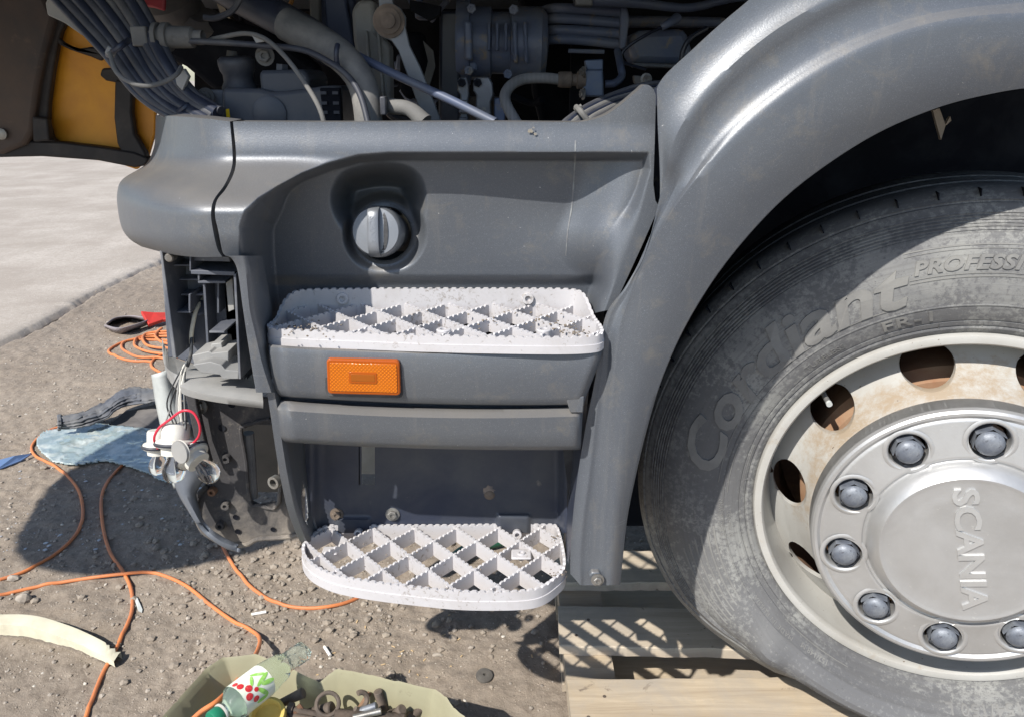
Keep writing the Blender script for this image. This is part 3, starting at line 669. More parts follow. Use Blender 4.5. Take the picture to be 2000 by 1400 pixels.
# ---- treads
def tread(name, outline, lat, zt, thick, depth, rise, teeth=.0112):
    """outline: closed list (x,y) plan; lat=(x0,y0,dx,dy) diamond pitch; rise(x,y): extra rim height"""
    root = MB(); P = crom([(x, y, 0) for x, y in outline], 6, True)
    L = np.linalg.norm(np.diff(np.vstack([P, P[:1]]), axis=0), axis=1).sum(); n = int(L / teeth) * 6
    Pc = resample(np.vstack([P, P[:1]]), n + 1)[:-1]
    T = np.roll(Pc, -1, 0) - np.roll(Pc, 1, 0); T /= np.linalg.norm(T, axis=1)[:, None]
    N = np.stack([-T[:, 1], T[:, 0], T[:, 2] * 0], 1)
    area = np.sum(Pc[:, 0] * np.roll(Pc[:, 1], -1) - np.roll(Pc[:, 0], -1) * Pc[:, 1])
    if area < 0: N = -N
    tz = np.array([.0026, .0026, .0026, .0024, .0006, .0006] * (n // 6))
    top_ = np.array([rise(x, y) for x, y, _ in Pc])
    ro = []
    for off, z in ((.0, -depth), (0, None), (thick, None), (thick, -depth)):
        q_ = Pc + N * off; zz = np.full(n, zt - depth) if z is not None else zt + top_ + tz
        ro.append(np.stack([q_[:, 0], q_[:, 1], zz], 1))
    A_ = np.array(ro); m_ = MB(); m_.grid(A_, True, True)
    # ledge line
    rim_ = m_.build(name, TREAD, TR, smooth=25)
    # a slim step half way down the outer face
    q0 = np.stack([(Pc - N * .0012)[:, 0], (Pc - N * .0012)[:, 1], np.full(n, zt - depth)], 1); q1 = q0.copy(); q1[:, 2] = zt - depth * .48; q2 = np.stack([Pc[:, 0] + N[:, 0] * .001, Pc[:, 1] + N[:, 1] * .001, np.full(n, zt - depth * .46)], 1)
    MB().grid(np.array([q0, q1, q2]), False, True).build('lip', TREAD, rim_, smooth=25)
    poly = (Pc + N * thick * .6)[:, :2]
    x0, y0, dx, dy = lat
    def clip(p, d):
        ts = []
        for i in range(len(poly)):
            a = poly[i]; b = poly[(i + 1) % len(poly)]; e = b - a; den = d[0] * e[1] - d[1] * e[0]
            if abs(den) < 1e-12: continue
            t = ((a[0] - p[0]) * e[1] - (a[1] - p[1]) * e[0]) / den; s_ = ((a[0] - p[0]) * d[1] - (a[1] - p[1]) * d[0]) / den
            if 0 <= s_ < 1: ts.append(t)
        ts.sort(); return [(ts[i], ts[i + 1]) for i in range(0, len(ts) - 1, 2)]
    for sg in (1, -1):
        d = np.array([dx, sg * dy]); d = d / np.linalg.norm(d); nn = np.array([-d[1], d[0]])
        for k in range(-14, 15):
            p = np.array([x0 + k * dx, y0])
            for t0, t1 in clip(p, d):
                if t1 - t0 < .012: continue
                m_ = MB(); ln_ = int((t1 - t0) / (teeth * .8)) * 6 + 1; ts = np.linspace(t0, t1, max(7, ln_)); hz_ = np.array([0, .0022, .0022, .0022, .0022, 0] * (len(ts) // 6 + 1))[:len(ts)]
                jit = .0006 * np.array([random.random() for _ in ts])
                rows_ = []
                for off, topf in ((-.0019, 0), (-.0016, 1), (.0016, 1), (.0019, 0)):
                    c_ = p + d * ts[:, None] + nn * off
                    z_ = (zt + (-.0012 if sg > 0 else 0) + hz_ - jit) if topf else np.full(len(ts), zt - depth * .86)
                    rows_.append(np.stack([c_[:, 0], c_[:, 1], z_], 1))
                m_.grid(np.array(rows_)).build('lattice_bar', TREAD, rim_, smooth=25)
    return rim_
# lower tread
ZL = CZ - .670
lo_px = [(612, 1042), (636, 1027), (680, 1025), (760, 1025), (880, 1025), (1000, 1023), (1070, 1022), (1088, 1028), (1096, 1048), (1103, 1080), (1104, 1108), (1091, 1126), (1062, 1147), (1025, 1156), (955, 1158), (885, 1156), (815, 1149), (745, 1141), (682, 1131), (640, 1120), (606, 1102), (590, 1080), (593, 1060)]
lo_out = [gd(x, y, ZL)[:2] for x, y in lo_px]
n1 = gd(846, 1056, ZL); n2 = gd(930, 1056, ZL); n3 = gd(846, 1112, ZL)
low_tread = tread('lower_step_tread', lo_out, (n1[0], n1[1], n2[0] - n1[0], n1[1] - n3[1]), ZL, .0042, .028, lambda x, y: 0)
low_tread['label'] = 'white lattice step tread at the bottom of the step well'
def boss(pos, ax, r_, m, parent, name='screw_boss', hole=True):
    MB().lathe([(r_, -.006), (r_, .004), (r_ * .9, .005), (r_ * .5, .005), (r_ * .45, .003), (r_ * .45, -.004), (.0001, -.004)], pos, ax, 20).build(name, m, parent)
boss(at(1010, 1043, 1.05), (0, -1, .3), .0075, TREAD, low_tread); boss(at(700, 1040, 1.05), (0, -1, .3), .0065, TREAD, low_tread)
bz = gd(1018, 1082, ZL - .004); mbx = MB().box(bz, (.030, .024, .004)); mbx.build('screw_tab', TREAD, low_tread, bevel=.003); boss((bz[0], bz[1], ZL - .005), (0, 0, 1), .006, TREAD, low_tread)
bz = gd(645, 1075, ZL - .01); MB().box(bz, (.024, .02, .004)).build('screw_tab', TREAD, low_tread, bevel=.003)
# upper tread
ZU = CZ - .2995
up_front = [(1176, 640), (1178, 652), (1160, 659), (1100, 662), (980, 661), (840, 658), (700, 653), (600, 649), (534, 645), (522, 638)]
ufr = [gd(x, y, ZU)[:2] for x, y in up_front]
uback = [at(x, y, 1.0)[0] for x, y in ((548, 590), (580, 572), (640, 566))]
up_out = ufr + [(at(535, 612, .97)[0], .965), (at(546, 592, 1.0)[0], 1.0), (at(566, 576, 1.02)[0], 1.026), (at(600, 567, 1.04)[0], 1.042), (at(680, 565, 1.045)[0], 1.046), (at(800, 565, 1.045)[0], 1.047), (at(1000, 565, 1.045)[0], 1.047), (at(1105, 563, 1.045)[0], 1.044), (at(1136, 570, 1.03)[0], 1.030), (at(1156, 594, 1.0)[0], .995), (at(1170, 616, .96)[0], .955)]
up_out = up_out[::-1]
n1 = gd(840, 600, ZU); 
U1 = gd(735, 622, ZU); U2 = gd(841, 622, ZU)
up_tread = tread('upper_step_tread', up_out, (gd(773, 623, ZU)[0], gd(773, 623, ZU)[1], .0618, .0720), ZU, .0042, .0195, lambda x, y: .0215 * float(sstep(.975, 1.035, np.array(y))))
up_tread['label'] = 'white lattice step tread above the orange side lamp'
boss(at(670, 583, 1.043), (0, -1, .1), .0085, TREAD, up_tread); boss(at(1031, 583, 1.043), (0, -1, .1), .0085, TREAD, up_tread)
for x, y in ((867, 651), (1062, 651)):
    g = gd(x, y, ZU - .003); boss((g[0], g[1], ZU - .002), (0, 0, 1), .0095, TREAD, up_tread)
# mud lumps trodden into the tread
MUD = mat('dried_mud', (.16, .13, .10), .95, 0, (.25, .21, .17), 60, .4, .7, bump=.6, bscale=200)
def mudlumps(parent, spots, z, n, sz, seed):
    r = random.Random(seed); m_ = MB()
    for (x, y, sp_) in spots:
        for _ in range(n):
            c = gd(x + r.gauss(0, sp_), y + r.gauss(0, sp_ * .35), z); s_ = sz * r.uniform(.4, 1.2)
            m_.lathe([(s_ * .9, -s_ * .3), (s_, 0), (s_ * .6, s_ * .4), (.0001, s_ * .5)], c, (r.gauss(0, .3), r.gauss(0, .3), 1), 7)
    m_.build('dried_mud', MUD, parent)['kind'] = 'stuff'
mudlumps(up_tread, [(1110, 640, 20), (1060, 630, 22), (575, 640, 16), (1130, 650, 14), (950, 620, 40), (620, 640, 30)], ZU + .001, 22, .0019, 5)
mudlumps(low_tread, [(1085, 1050, 8), (1090, 1120, 14), (760, 1090, 60)], ZL + .003, 16, .0015, 6)

# ---- lower step well
wl = MB()
def Wc(pts): return np.array([at(*p) for p in pts])
BW = 1.065
# back wall with slot: build as grid and drop slot cells
nx_, ny_ = 140, 60
gx2, gy2 = np.meshgrid(np.linspace(596, 1108, nx_), np.linspace(790, 1040, ny_), indexing='ij')
yw = BW + .0 * gx2
yw = yw - .018 * sstep(640, 606, gx2) * sstep(640, 606, gx2) - .03 * sstep(1085, 1108, gx2)
yw = yw - .006 * sstep(8, 0, np.abs(gx2 - 690) - 30) * sstep(1008, 1014, gy2) - .006 * sstep(8, 0, np.abs(gx2 - 1003) - 28) * sstep(1002, 1008, gy2)
sl = (np.abs(gx2 - 716) < 13) & (gy2 < 945)
kp = ~sl[:-1, :-1]
well = MB().grid(proj_grid(gx2, gy2, yw), keep=kp).build('step_well', NAVY, TR, smooth=50)
# slot edge thickness + white plate whose colour stands for the sunlit strip behind
px_prism([(700, 780), (702, 780), (703, 946), (701, 946)], BW, .008).build('slot_edge', NAVY, well)
px_prism([(680, 800), (750, 800), (750, 925), (680, 925)], 1.13, .006).build('pale_slot_plate', WHITEP, TR)
# left side wall, flange and hole
Lf = tcurve([(520, 740, .915), (530, 800, .918), (545, 900, .935), (562, 985, .965), (580, 1038, 1.0), (592, 1062, 1.03)], 40)
La = Lf + np.array([11, 0, -.002]); Lb = Lf + np.array([17, 0, .006])
Lc = tcurve([(560, 740, BW - .03), (578, 820, BW - .03), (588, 900, BW - .03), (597, 960, BW - .02), (606, 1010, BW - .015), (616, 1042, BW - .01)], 40)
cols = [pcurve(Lf + np.array([0, 0, .02])), pcurve(Lf), pcurve(La), pcurve(Lb)]
for s_ in np.linspace(.06, 1, 22): cols.append(pcurve(Lb * (1 - s_) + Lc * s_))
cols.append(Wc([(p[0] + 8, p[1], BW - .012) for p in Lc])); 
A = np.array(cols); ctr = np.array(at(580, 985, 1.0)); kp = np.ones((A.shape[0] - 1, A.shape[1] - 1), bool)
AC = (A[:-1, :-1] + A[1:, 1:]) / 2
rel = AC - np.array(at(578, 985, 1.02)); hole = (rel[..., 1] / .022) ** 2 + (rel[..., 2] / .030) ** 2 < 1
kp &= ~hole
MB().grid(A, keep=kp).build('well_side', PAINT, well, smooth=40, solid=.002)
# right side wall
Rf = tcurve([(1150, 760, .93), (1140, 860, .93), (1128, 960, .935), (1116, 1060, .94), (1110, 1100, .94)], 20); Rb = tcurve([(1120, 760, BW), (1112, 860, BW), (1106, 960, BW), (1102, 1040, BW), (1100, 1060, BW)], 20)
MB().grid(np.array([pcurve(Rf * (1 - s_) + Rb * s_) for s_ in np.linspace(0, 1, 8)])).build('well_side', NAVY, well, smooth=40)
# floor under tread supports
def bolt(pos, ax, r_, m, parent, name='bolt', washer=True):
    ax = Vector(ax).normalized(); pr = []
    b_ = MB()
    if washer: b_.lathe([(r_ * 1.5, 0), (r_ * 1.5, r_ * .25), (r_ * .9, r_ * .3)], pos, ax, 18)
    b_.lathe([(r_, r_ * .2), (r_, r_ * .9), (r_ * .85, r_ * 1.0), (r_ * .45, r_ * 1.0), (r_ * .4, r_ * .7), (.0001, r_ * .7)], pos, ax, 6)
    return b_.build(name, m, parent, smooth=20)
bolt(at(767, 1003, BW), (0, -1, .1), .0075, STEEL, well); bolt(at(658, 1003, BW), (0, -1, .1), .0072, RUSTB, well)
# rust spot
MB().lathe([(.0085, 0), (.0075, .0015), (.004, .003), (.0001, .0035)], at(956, 966, BW), (0, -1, 0), 14).build('rusty_rivet', RUSTB, well)
blob = [at(955 + 13 * (.6 + .5 * random.random()) * math.cos(a), 958 + 12 * (.6 + .5 * random.random()) * math.sin(a), BW - .0006) for a in np.linspace(0, 6.1, 16)]
MB().add(blob, [tuple(range(16))]).build('peeled_paint', mat('peeled_patch', (.14, .12, .11), .8, 0, (.25, .2, .16), 80, .45, .6), well, smooth=0)

# ---- wheel arch fender: lofted along the arc
lip = [(1210, 1142), (1216, 1080), (1224, 1010), (1240, 930), (1262, 838), (1290, 745), (1330, 652), (1385, 558), (1450, 472), (1530, 388), (1620, 318), (1720, 257), (1830, 211), (1920, 187), (2010, 172), (2120, 168), (2300, 190)]
rB = [(1180, 1142), (1184, 1080), (1186, 1010), (1190, 930), (1196, 838), (1202, 740), (1214, 640), (1240, 560), (1272, 485), (1320, 403), (1377, 330), (1447, 262), (1540, 186), (1640, 124), (1760, 72), (1890, 42), (2100, 30)]
rBi = [(1170, 1142), (1172, 1080), (1174, 1010), (1178, 930), (1184, 838), (1192, 740), (1204, 640), (1228, 555), (1258, 478), (1304, 394), (1358, 315), (1424, 245), (1514, 168), (1612, 104), (1736, 50), (1870, 18), (2080, 0)]
val = [(1150, 1142), (1152, 1080), (1156, 1010), (1164, 930), (1172, 838), (1182, 740), (1196, 632), (1216, 548), (1246, 462), (1288, 376), (1345, 296), (1404, 226), (1490, 146), (1588, 80), (1710, 24), (1850, -12), (2070, -34)]
gro = [(1140, 1142), (1142, 1080), (1148, 1010), (1158, 930), (1168, 838), (1178, 738), (1192, 626), (1210, 543), (1240, 455), (1282, 366), (1338, 286), (1396, 214), (1480, 134), (1576, 68), (1700, 8), (1840, -30), (2060, -56)]
rA = [(1134, 1142), (1132, 1080), (1138, 1010), (1149, 930), (1160, 836), (1174, 734), (1190, 620), (1207, 538), (1232, 448), (1268, 352), (1312, 268), (1370, 190), (1452, 108), (1548, 38), (1672, -24), (1820, -62), (2050, -90)]
outp = [(1114, 1120), (1115, 1070), (1120, 1000), (1129, 925), (1144, 832), (1165, 728), (1183, 618), (1203, 532), (1226, 455), (1256, 330 + 60), (1286, 205 + 40), (1290, 160), (1350, 100), (1440, 20), (1560, -70), (1750, -130), (2040, -160)]
outp[9] = (1288, 402); outp[8] = (1254, 500); outp[7] = (1222, 560); outp[10] = (1284, 210)
for cur, k in ((rA, 8), (rA, 7)): pass
rA[8] = (1262, 490); rA[7] = (1228, 556); rA[9] = (1292, 372); rA[10] = (1318, 272)
gro[8] = (1266, 470); gro[9] = (1300, 392); gro[7] = (1232, 556); gro[10] = (1345, 290)
val[7] = (1234, 557); val[8] = (1268, 474); val[9] = (1306, 394); val[10] = (1352, 300)
rBi[7] = (1238, 560); rBi[8] = (1272, 480); rBi[9] = (1316, 402); rBi[10] = (1366, 324)
NA = 150
def dense(c): return resample(crom([(x, y, 0) for x, y in c], 8), NA)[:, :2]
def param(c):                      # keep index parameter, not arc length, so creases correspond
    return crom([(x, y, 0) for x, y in c], 10)[:, :2]
cs = [param(c) for c in (outp, rA, gro, val, rBi, rB, lip)]
NA = len(cs[0]); s_ = np.linspace(0, 1, NA)
upk = sstep(.38, .62, s_)          # flare grows to the top
sep = sstep(4, 70, np.hypot(*(cs[2] - cs[0]).T)); sepB = sstep(8, 60, np.hypot(*(cs[5] - cs[0]).T))
Ys = [.930 + .008 * upk, .930 + .006 * upk - .013 * sep, .930 + .006 * upk - .0085 * sep, .930 + .006 * upk - .0085 * sep, .925 - .002 * upk, .922 - .009 * upk, .933 - .001 * upk]
sub = []
prof = [(0, 1, 10), (1, 2, 3), (2, 3, 2), (3, 4, 3), (4, 5, 3), (5, 6, 14)]
rows = [np.column_stack([cs[0], Ys[0] + .03]), ]
ctrl = np.array([np.column_stack([c, y]) for c, y in zip(cs, Ys)])     # 7 x NA x 3
# smooth across: catmull on control rows
cross = []
for i in range(6):
    p0 = ctrl[max(i - 1, 0)]; p1 = ctrl[i]; p2 = ctrl[i + 1]; p3 = ctrl[min(i + 2, 6)]
    for k in range(prof[i][2]):
        t = k / prof[i][2]
        lin = p1 * (1 - t) + p2 * t
        # smooth only depth
        yy = .5 * (2 * p1[:, 2] + (-p0[:, 2] + p2[:, 2]) * t + (2 * p0[:, 2] - 5 * p1[:, 2] + 4 * p2[:, 2] - p3[:, 2]) * t * t + (-p0[:, 2] + 3 * p1[:, 2] - 3 * p2[:, 2] + p3[:, 2]) * t ** 3)
        if i == 0: yy = p1[:, 2] + (p2[:, 2] - p1[:, 2]) * t ** 2.2
        if i == 2: yy = p1[:, 2] * (1 - t) + p2[:, 2] * t
        if i == 5: yy = p1[:, 2] * (1 - t) + p2[:, 2] * t - .006 * math.sin(math.pi * t)
        lin = lin.copy(); lin[:, 2] = yy; cross.append(lin)
cross.append(ctrl[6])
e0 = ctrl[0].copy(); e0[:, 2] += .025; e1 = ctrl[6].copy(); e1[:, 2] += .006; e1[:, 0] += 1.5; e2 = ctrl[6].copy(); e2[:, 2] += .05; e2[:, 0] -= 2
e3 = ctrl[0].copy(); e3[:, 2] += .004; e3[:, 0] -= .5
cross = [e0, e3] + cross + [e1, e2]
A = np.array([[at(*p) for p in row] for row in cross])
fen = MB().grid(A).build('wheel_arch', PAINT, TR, smooth=40)
# screw tab at its lower end
px_prism([(1150, 1124), (1156, 1117), (1170, 1117), (1178, 1128), (1176, 1142), (1160, 1144)], .918, .012).build('fixing_tab', PAINT, fen, bevel=.002)
bolt(at(1167, 1131, .917), (0, -1, .1), .0062, STEEL, fen)
# thin pale line drawn along the arch groove
for q_ in ([(1300, 400), (1372, 290), (1475, 189), (1566, 108), (1650, 52), (1755, 10)],):
    c = crom([(x, y, 0) for x, y in q_], 10)[:, :2]
    MB().tube([at(x, y, .9375) for x, y in c], .0005, 5, 1, raw=True).build('scratch_and_pale_line', SCR, fen)
# inner liner of the arch and dark wheel house
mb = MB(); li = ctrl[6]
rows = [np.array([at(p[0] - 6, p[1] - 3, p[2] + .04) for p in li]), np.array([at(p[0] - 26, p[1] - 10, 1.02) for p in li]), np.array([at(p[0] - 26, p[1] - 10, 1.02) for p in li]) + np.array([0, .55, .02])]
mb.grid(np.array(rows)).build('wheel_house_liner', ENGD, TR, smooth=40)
mb = MB().box((.87, 1.69, .79), (1.5, .02, 1.22)); mb.build('wheel_house_blackout_wall', ENGD, TR)  # wall carried down low to black out the light under the truck
px_prism([(1822, 216), (1835, 212), (1847, 245), (1838, 274)], 1.2, .006).build('liner_tear', CONC, TR)
px_prism([(1846, 246), (1856, 228), (1858, 236), (1850, 244)], 1.2, .006).build('liner_tear', CONC, TR)

# ---- bumper corner (left end)
seam = tcurve([(449, 238, 0), (454, 300, 0), (452, 330, 0), (438, 362, 0), (418, 390, 0), (412, 415, 0), (415, 445, 0), (424, 485, 0), (434, 502, 0)], 60)
sil = tcurve([(304, 226, 0), (303, 262, 0), (300, 290, 0), (284, 322, 0), (240, 350, 0), (229, 376, 0), (230, 408, 0), (238, 446, 0), (254, 468, 0), (276, 482, 0)], 60)
NB = 46; rows = []
for i, t in enumerate(np.linspace(0, 1, NB)):
    # ease so the columns bunch near the silhouette like a rounded corner seen side on
    th = t * math.pi / 2 * 1.0; k = math.sin(th)
    C = seam * (1 - k) + sil * k
    yb = panel_Y(np.minimum(seam[:, 0] + 14, 470), seam[:, 1])
    # middle of the bottom edge sags a little
    sag = math.sin(math.pi * k) * np.linspace(-2, 8, 60)
    Yc = yb + .24 * (1 - math.cos(th)) + .002
    rows.append([at(C[j, 0], C[j, 1] + sag[j], Yc[j]) for j in range(60)])
A = np.array(rows)
# continue round the front
front = A[-1] + np.array([.10, .45, 0.02]); front2 = A[-1] + np.array([.01, .12, .003])
mb = MB(); mb.grid(np.concatenate([[A[0] + np.array([.0, .03, 0])], A, [front2], [front]]))
# inward lips top and bottom
mb.grid(np.array([A[:, 0], A[:, 0] + np.array([.01, .016, .002]), A[:, 0] + np.array([.02, .05, -.01])])); mb.grid(np.array([A[:, -1], A[:, -1] + np.array([.012, .03, -.006]), A[:, -1] + np.array([.012, .10, .002])]))
mb.build('bumper_corner', PAINT, TR, smooth=50)
# dark seam filler behind the gap
px_prism([(436, 235), (470, 235), (470, 340), (432, 400), (440, 500), (400, 500), (400, 390), (436, 345)], 1.02, .01).build('seam_backing', BLACKP, TR)
px_prism([(1268, 190), (1300, 150), (1300, 400), (1215, 610), (1190, 610), (1275, 400)], 1.035, .008).build('seam_backing', NAVY, TR)
px_prism([(1205, 470), (1296, 400), (1304, 414), (1212, 612), (1180, 640), (1180, 560)], 1.035, .008).build('seam_backing', ENGD, TR)

# ---- headlight housing (empty black frame)
HL = .995
hl = px_prism([(312, 486), (470, 492), (478, 740), (455, 740), (340, 698), (328, 700)], HL + .055, .012).build('headlight_frame', FRAME_P, TR, bevel=.002)
def hb(pts, Y_, th, m=FRAME_P, bevel=.001): return px_prism(pts, Y_, th).build('frame_rib', m, hl, bevel=bevel)
# outer left wall
hb([(311, 486), (316, 486), (345, 700), (337, 700)], HL - .01, .065)
# shelves: horizontal blades projecting toward the viewer
def shelf(x0, x1, y, Y0, Y1, th=3, tilt=0):
    a = [at(x0, y, Y0), at(x1, y + tilt, Y0)]; z0 = a[0][2]; z1 = a[1][2]; h = th / ppm(x0, y, Y0)
    pts = [(a[0][0], Y0, z0), (a[1][0], Y0, z1), (a[1][0] + .0, Y1, z1), (a[0][0], Y1, z0)]
    MB().prism(pts, (0, 0, -h)).build('frame_shelf', FRAME_P, hl, bevel=.0006)
shelf(320, 372, 517, HL + .02, HL + .055); shelf(322, 440, 545, HL + .03, HL + .055); shelf(324, 396, 574, HL + .03, HL + .055, 4); shelf(328, 372, 608, HL + .01, HL + .055, 4)
shelf(372, 458, 528, HL - .05, HL + .06, 8, 3); shelf(386, 440, 549, HL, HL + .05, 5); shelf(408, 438, 647, HL - .01, HL + .045, 4)
# vertical blades
def blade(x, y0, y1, Y0, Y1, w_=4, lean=0): 
    h = w_ / ppm(x, y0, Y0)
    p = [at(x, y0, Y0), at(x + lean, y1, Y0)]
    pts = [p[0], p[1], (p[1][0], Y1, p[1][2]), (p[0][0], Y1, p[0][2])]
    MB().prism(pts, (h, 0, 0)).build('frame_rib', FRAME_P, hl, bevel=.0006)
blade(370, 500, 530, HL - .05, HL + .045, 3); blade(396, 555, 690, HL + .02, HL + .055, 5, 8); blade(386, 530, 548, HL, HL + .045, 4); blade(368, 575, 608, HL + .01, HL + .055, 4)
blade(340, 575, 608, HL + .03, HL + .055, 3); blade(424, 548, 612, HL + .03, HL + .055, 4); blade(456, 536, 740, HL - .06, HL + .02, 5, 10)
hb([(404, 553), (438, 553), (442, 600), (410, 602)], HL + .07, .02)
hb([(411, 604), (436, 604), (446, 700), (418, 700)], HL + .06, .03)
# dark opening between frame and strip
hb([(436, 536), (456, 536), (470, 740), (448, 740)], HL + .055, .004, BLACKP); hb([(440, 545), (454, 545), (458, 605), (446, 610)], HL + .03, .01, GREYP)
for k, (xa, xb) in enumerate(((458, 463), (464, 470), (470, 475))): hb([(xa, 530), (xb, 530), (xb + 12, 735), (xa + 12, 742)], HL - .02 + .012 * k, .10, BLACKP)
# ragged broken lower clips
hb([(375, 694), (408, 686), (414, 690), (446, 686), (446, 712), (380, 714)], HL - .03, .05, GREYP); hb([(376, 712), (410, 706), (432, 712), (440, 722), (466, 724), (466, 740), (434, 740), (430, 732), (392, 728)], HL - .05, .05, GREYP)
hb([(412, 672), (432, 670), (436, 690), (412, 692)], HL - .01, .04, GREYP)
hb([(318, 508), (338, 512), (322, 526)], HL + .05, .004, GREYP); hb([(345, 488), (446, 498), (450, 512), (374, 510), (370, 500)], HL - .04, .05)
MB().lathe([(.006, 0), (.006, .012), (.0045, .014), (.0001, .014)], at(338, 500, HL - .01), (0, -1, 0), 12).build('spigot', STEEL, hl)
sp = MB(); pr = [at(452 + 1.0 * math.sin(k * 1.25) + k * .42, 697 + 4.5 * math.cos(k * 1.25), HL + .02) for k in range(46)]
sp.tube([at(447 + k * .35, 697 + 3.6 * math.cos(k * 1.1), HL + .02 + .004 * math.sin(k * 1.1)) for k in range(52)], .0007, 5, 1, raw=True).build('spring', RUST, hl)

# ---- grey lower cover (curved lip)
lt = tcurve([(318, 700, 1.14), (330, 722, 1.05), (365, 738, 1.01), (400, 745, .985), (450, 752, .965), (512, 762, .955)], 40)
lm_ = tcurve([(322, 716, 1.12), (340, 742, 1.03), (362, 758, .98), (400, 768, .952), (450, 776, .935), (514, 784, .925)], 40); lb = lm_ + np.array([0, 13, .006])
lt0 = tcurve([(316, 660, 1.2), (330, 690, 1.16), (365, 708, 1.13), (400, 714, 1.11), (450, 722, 1.10), (512, 730, 1.10)], 40)
A = np.array([pcurve(c) for c in (lt0, lt, lt * .4 + lm_ * .6, lm_ * .93 + lt * .07, lm_, lm_ * .8 + lb * .2 + np.array([0, 0, -.001]), lb, lb + np.array([0, -6, .04]))])
MB().grid(A).build('bumper_lower_cover', GREYP, TR, smooth=45)

# ---- mud covered bumper mounting plate
def mud_plate():
    m, n, l, b = new_mat('mud_splashed_plate'); tc = n.new('ShaderNodeTexCoord'); v = tc.outputs['Object']
    sx = n.new('ShaderNodeSeparateXYZ'); l.new(v, sx.inputs[0]); mr = n.new('ShaderNodeMapRange'); mr.inputs[1].default_value = .60; mr.inputs[2].default_value = .42; l.new(sx.outputs[2], mr.inputs[0])
    t = noise_node(n, l, 9, 9, .7, v, .4); ad = n.new('ShaderNodeMath'); ad.operation = 'MULTIPLY_ADD'; ad.inputs[1].default_value = .5; l.new(mr.outputs[0], ad.inputs[0]); l.new(t.outputs[0], ad.inputs[2])
    r0 = ramp(n, l, ad.outputs[0], .56, .84); c = mixc(n, l, r0.outputs[0], (.045, .043, .045), (.24, .21, .175))
    t2 = noise_node(n, l, 90, 5, .7, v); r2 = ramp(n, l, t2.outputs[0], .6, .75); c = mixc(n, l, r2.outputs[0], c, (.14, .125, .11))
    l.new(c, b.inputs['Base Color']); b.inputs['Roughness'].default_value = .85
    bp = n.new('ShaderNodeBump'); bp.inputs['Strength'].default_value = .7; bp.inputs['Distance'].default_value = .002; l.new(t2.outputs[0], bp.inputs['Height']); l.new(bp.outputs[0], b.inputs['Normal']); return m
BRKT = mud_plate()
plate = [(372, 770), (430, 772), (560, 780), (600, 800), (600, 1046), (560, 1050), (500, 1052), (478, 1064), (440, 1062), (400, 1040), (384, 1016), (382, 990), (388, 968), (405, 950), (415, 935), (408, 910), (396, 880), (384, 830), (376, 800)]
hole = [(470, 840), (478, 832), (490, 828), (540, 830), (545, 980), (505, 986), (488, 978), (480, 900)]
PY = 1.13
def plate_with_hole(outer, inner, Y_, th):
    bm = bmesh.new(); vo = [bm.verts.new(at(x, y, Y_)) for x, y in outer]; vi = [bm.verts.new(at(x, y, Y_)) for x, y in inner]
    for L_ in (vo, vi):
        for i in range(len(L_)): bm.edges.new((L_[i], L_[(i + 1) % len(L_)]))
    r_ = bmesh.ops.triangle_fill(bm, edges=bm.edges[:], use_beauty=True)
    ex_ = bmesh.ops.extrude_face_region(bm, geom=bm.faces[:]); vv_ = [g for g in ex_['geom'] if isinstance(g, bmesh.types.BMVert)]
    bmesh.ops.translate(bm, verts=vv_, vec=(0, th, 0)); bmesh.ops.recalc_face_normals(bm, faces=bm.faces)
    me_ = bpy.data.meshes.new('p'); bm.to_mesh(me_); bm.free(); return me_
me_ = plate_with_hole(plate, hole, PY, .006); me_.materials.append(BRKT); o = bpy.data.objects.new('bumper_bracket', me_); COL.objects.link(o); setpar(o, TR)
# raised flange round window and along lower edge
MB().tube([at(x, y, PY - .002) for x, y in hole], .0035, 8, 3, closed=True).build('window_flange', BRKT, o)
MB().tube([at(x, y, PY - .004) for x, y in [(405, 948), (388, 966), (382, 992), (386, 1018), (402, 1042), (442, 1062), (480, 1063), (505, 1052), (560, 1048), (600, 1040)]], .0042, 8, 4).build('edge_flange', BRKT, o)
for x, y, m_, r_ in ((444, 892, BRKT, .0075), (417, 956, RUST, .0072), (443, 983, BRKT, .0075), (433, 1022, BRKT, .0078)):
    MB().lathe([(r_, -.002), (r_, .009), (r_ * .9, .011), (r_ * .45, .011), (r_ * .4, .005), (.0001, .005)], at(x, y, PY), (0, -1, .05), 16).build('threaded_boss', m_, o)
for x, y, r_ in ((433, 836, .006), (460, 1010, .005), (464, 1038, .005), (533, 1034, .0045), (452, 790, .006)):
    MB().lathe([(r_, -.001), (r_ * .8, -.0015), (.0001, -.0016)], at(x, y, PY - .003), (0, -1, 0), 14).build('bolt_hole', ENGD, o)
# inside of the window: lit pipe edge etc.
px_prism([(470, 820), (560, 820), (560, 960), (470, 960)], 1.36, .01).build('chassis_plate', mat('window_shade_black', (.007, .007, .007), .9, 0, (.018, .016, .015), 9, .4, .7), TR)  # plate coloured near black to stand for the shade inside the window
MB().tube([at(484, 845, PY + .02), at(488, 900, PY + .02), at(492, 970, PY + .02)], .010).build('vertical_pipe', FRAME_P, TR)
MB().lathe([(.010, 0), (.010, .01), (.006, .01), (.006, 0)], at(541, 938, 1.05), (-.4, -1, .1), 16).build('eyelet', STEEL, TR)
bolt(at(392, 792, PY - .01), (-.3, -1, .1), .0085, STEEL, TR)
px_prism([(360, 765), (378, 760), (384, 790), (402, 870), (412, 905), (400, 905), (378, 850)], 1.10, .012).build('bracket_edge', BRKT, TR, bevel=.002)

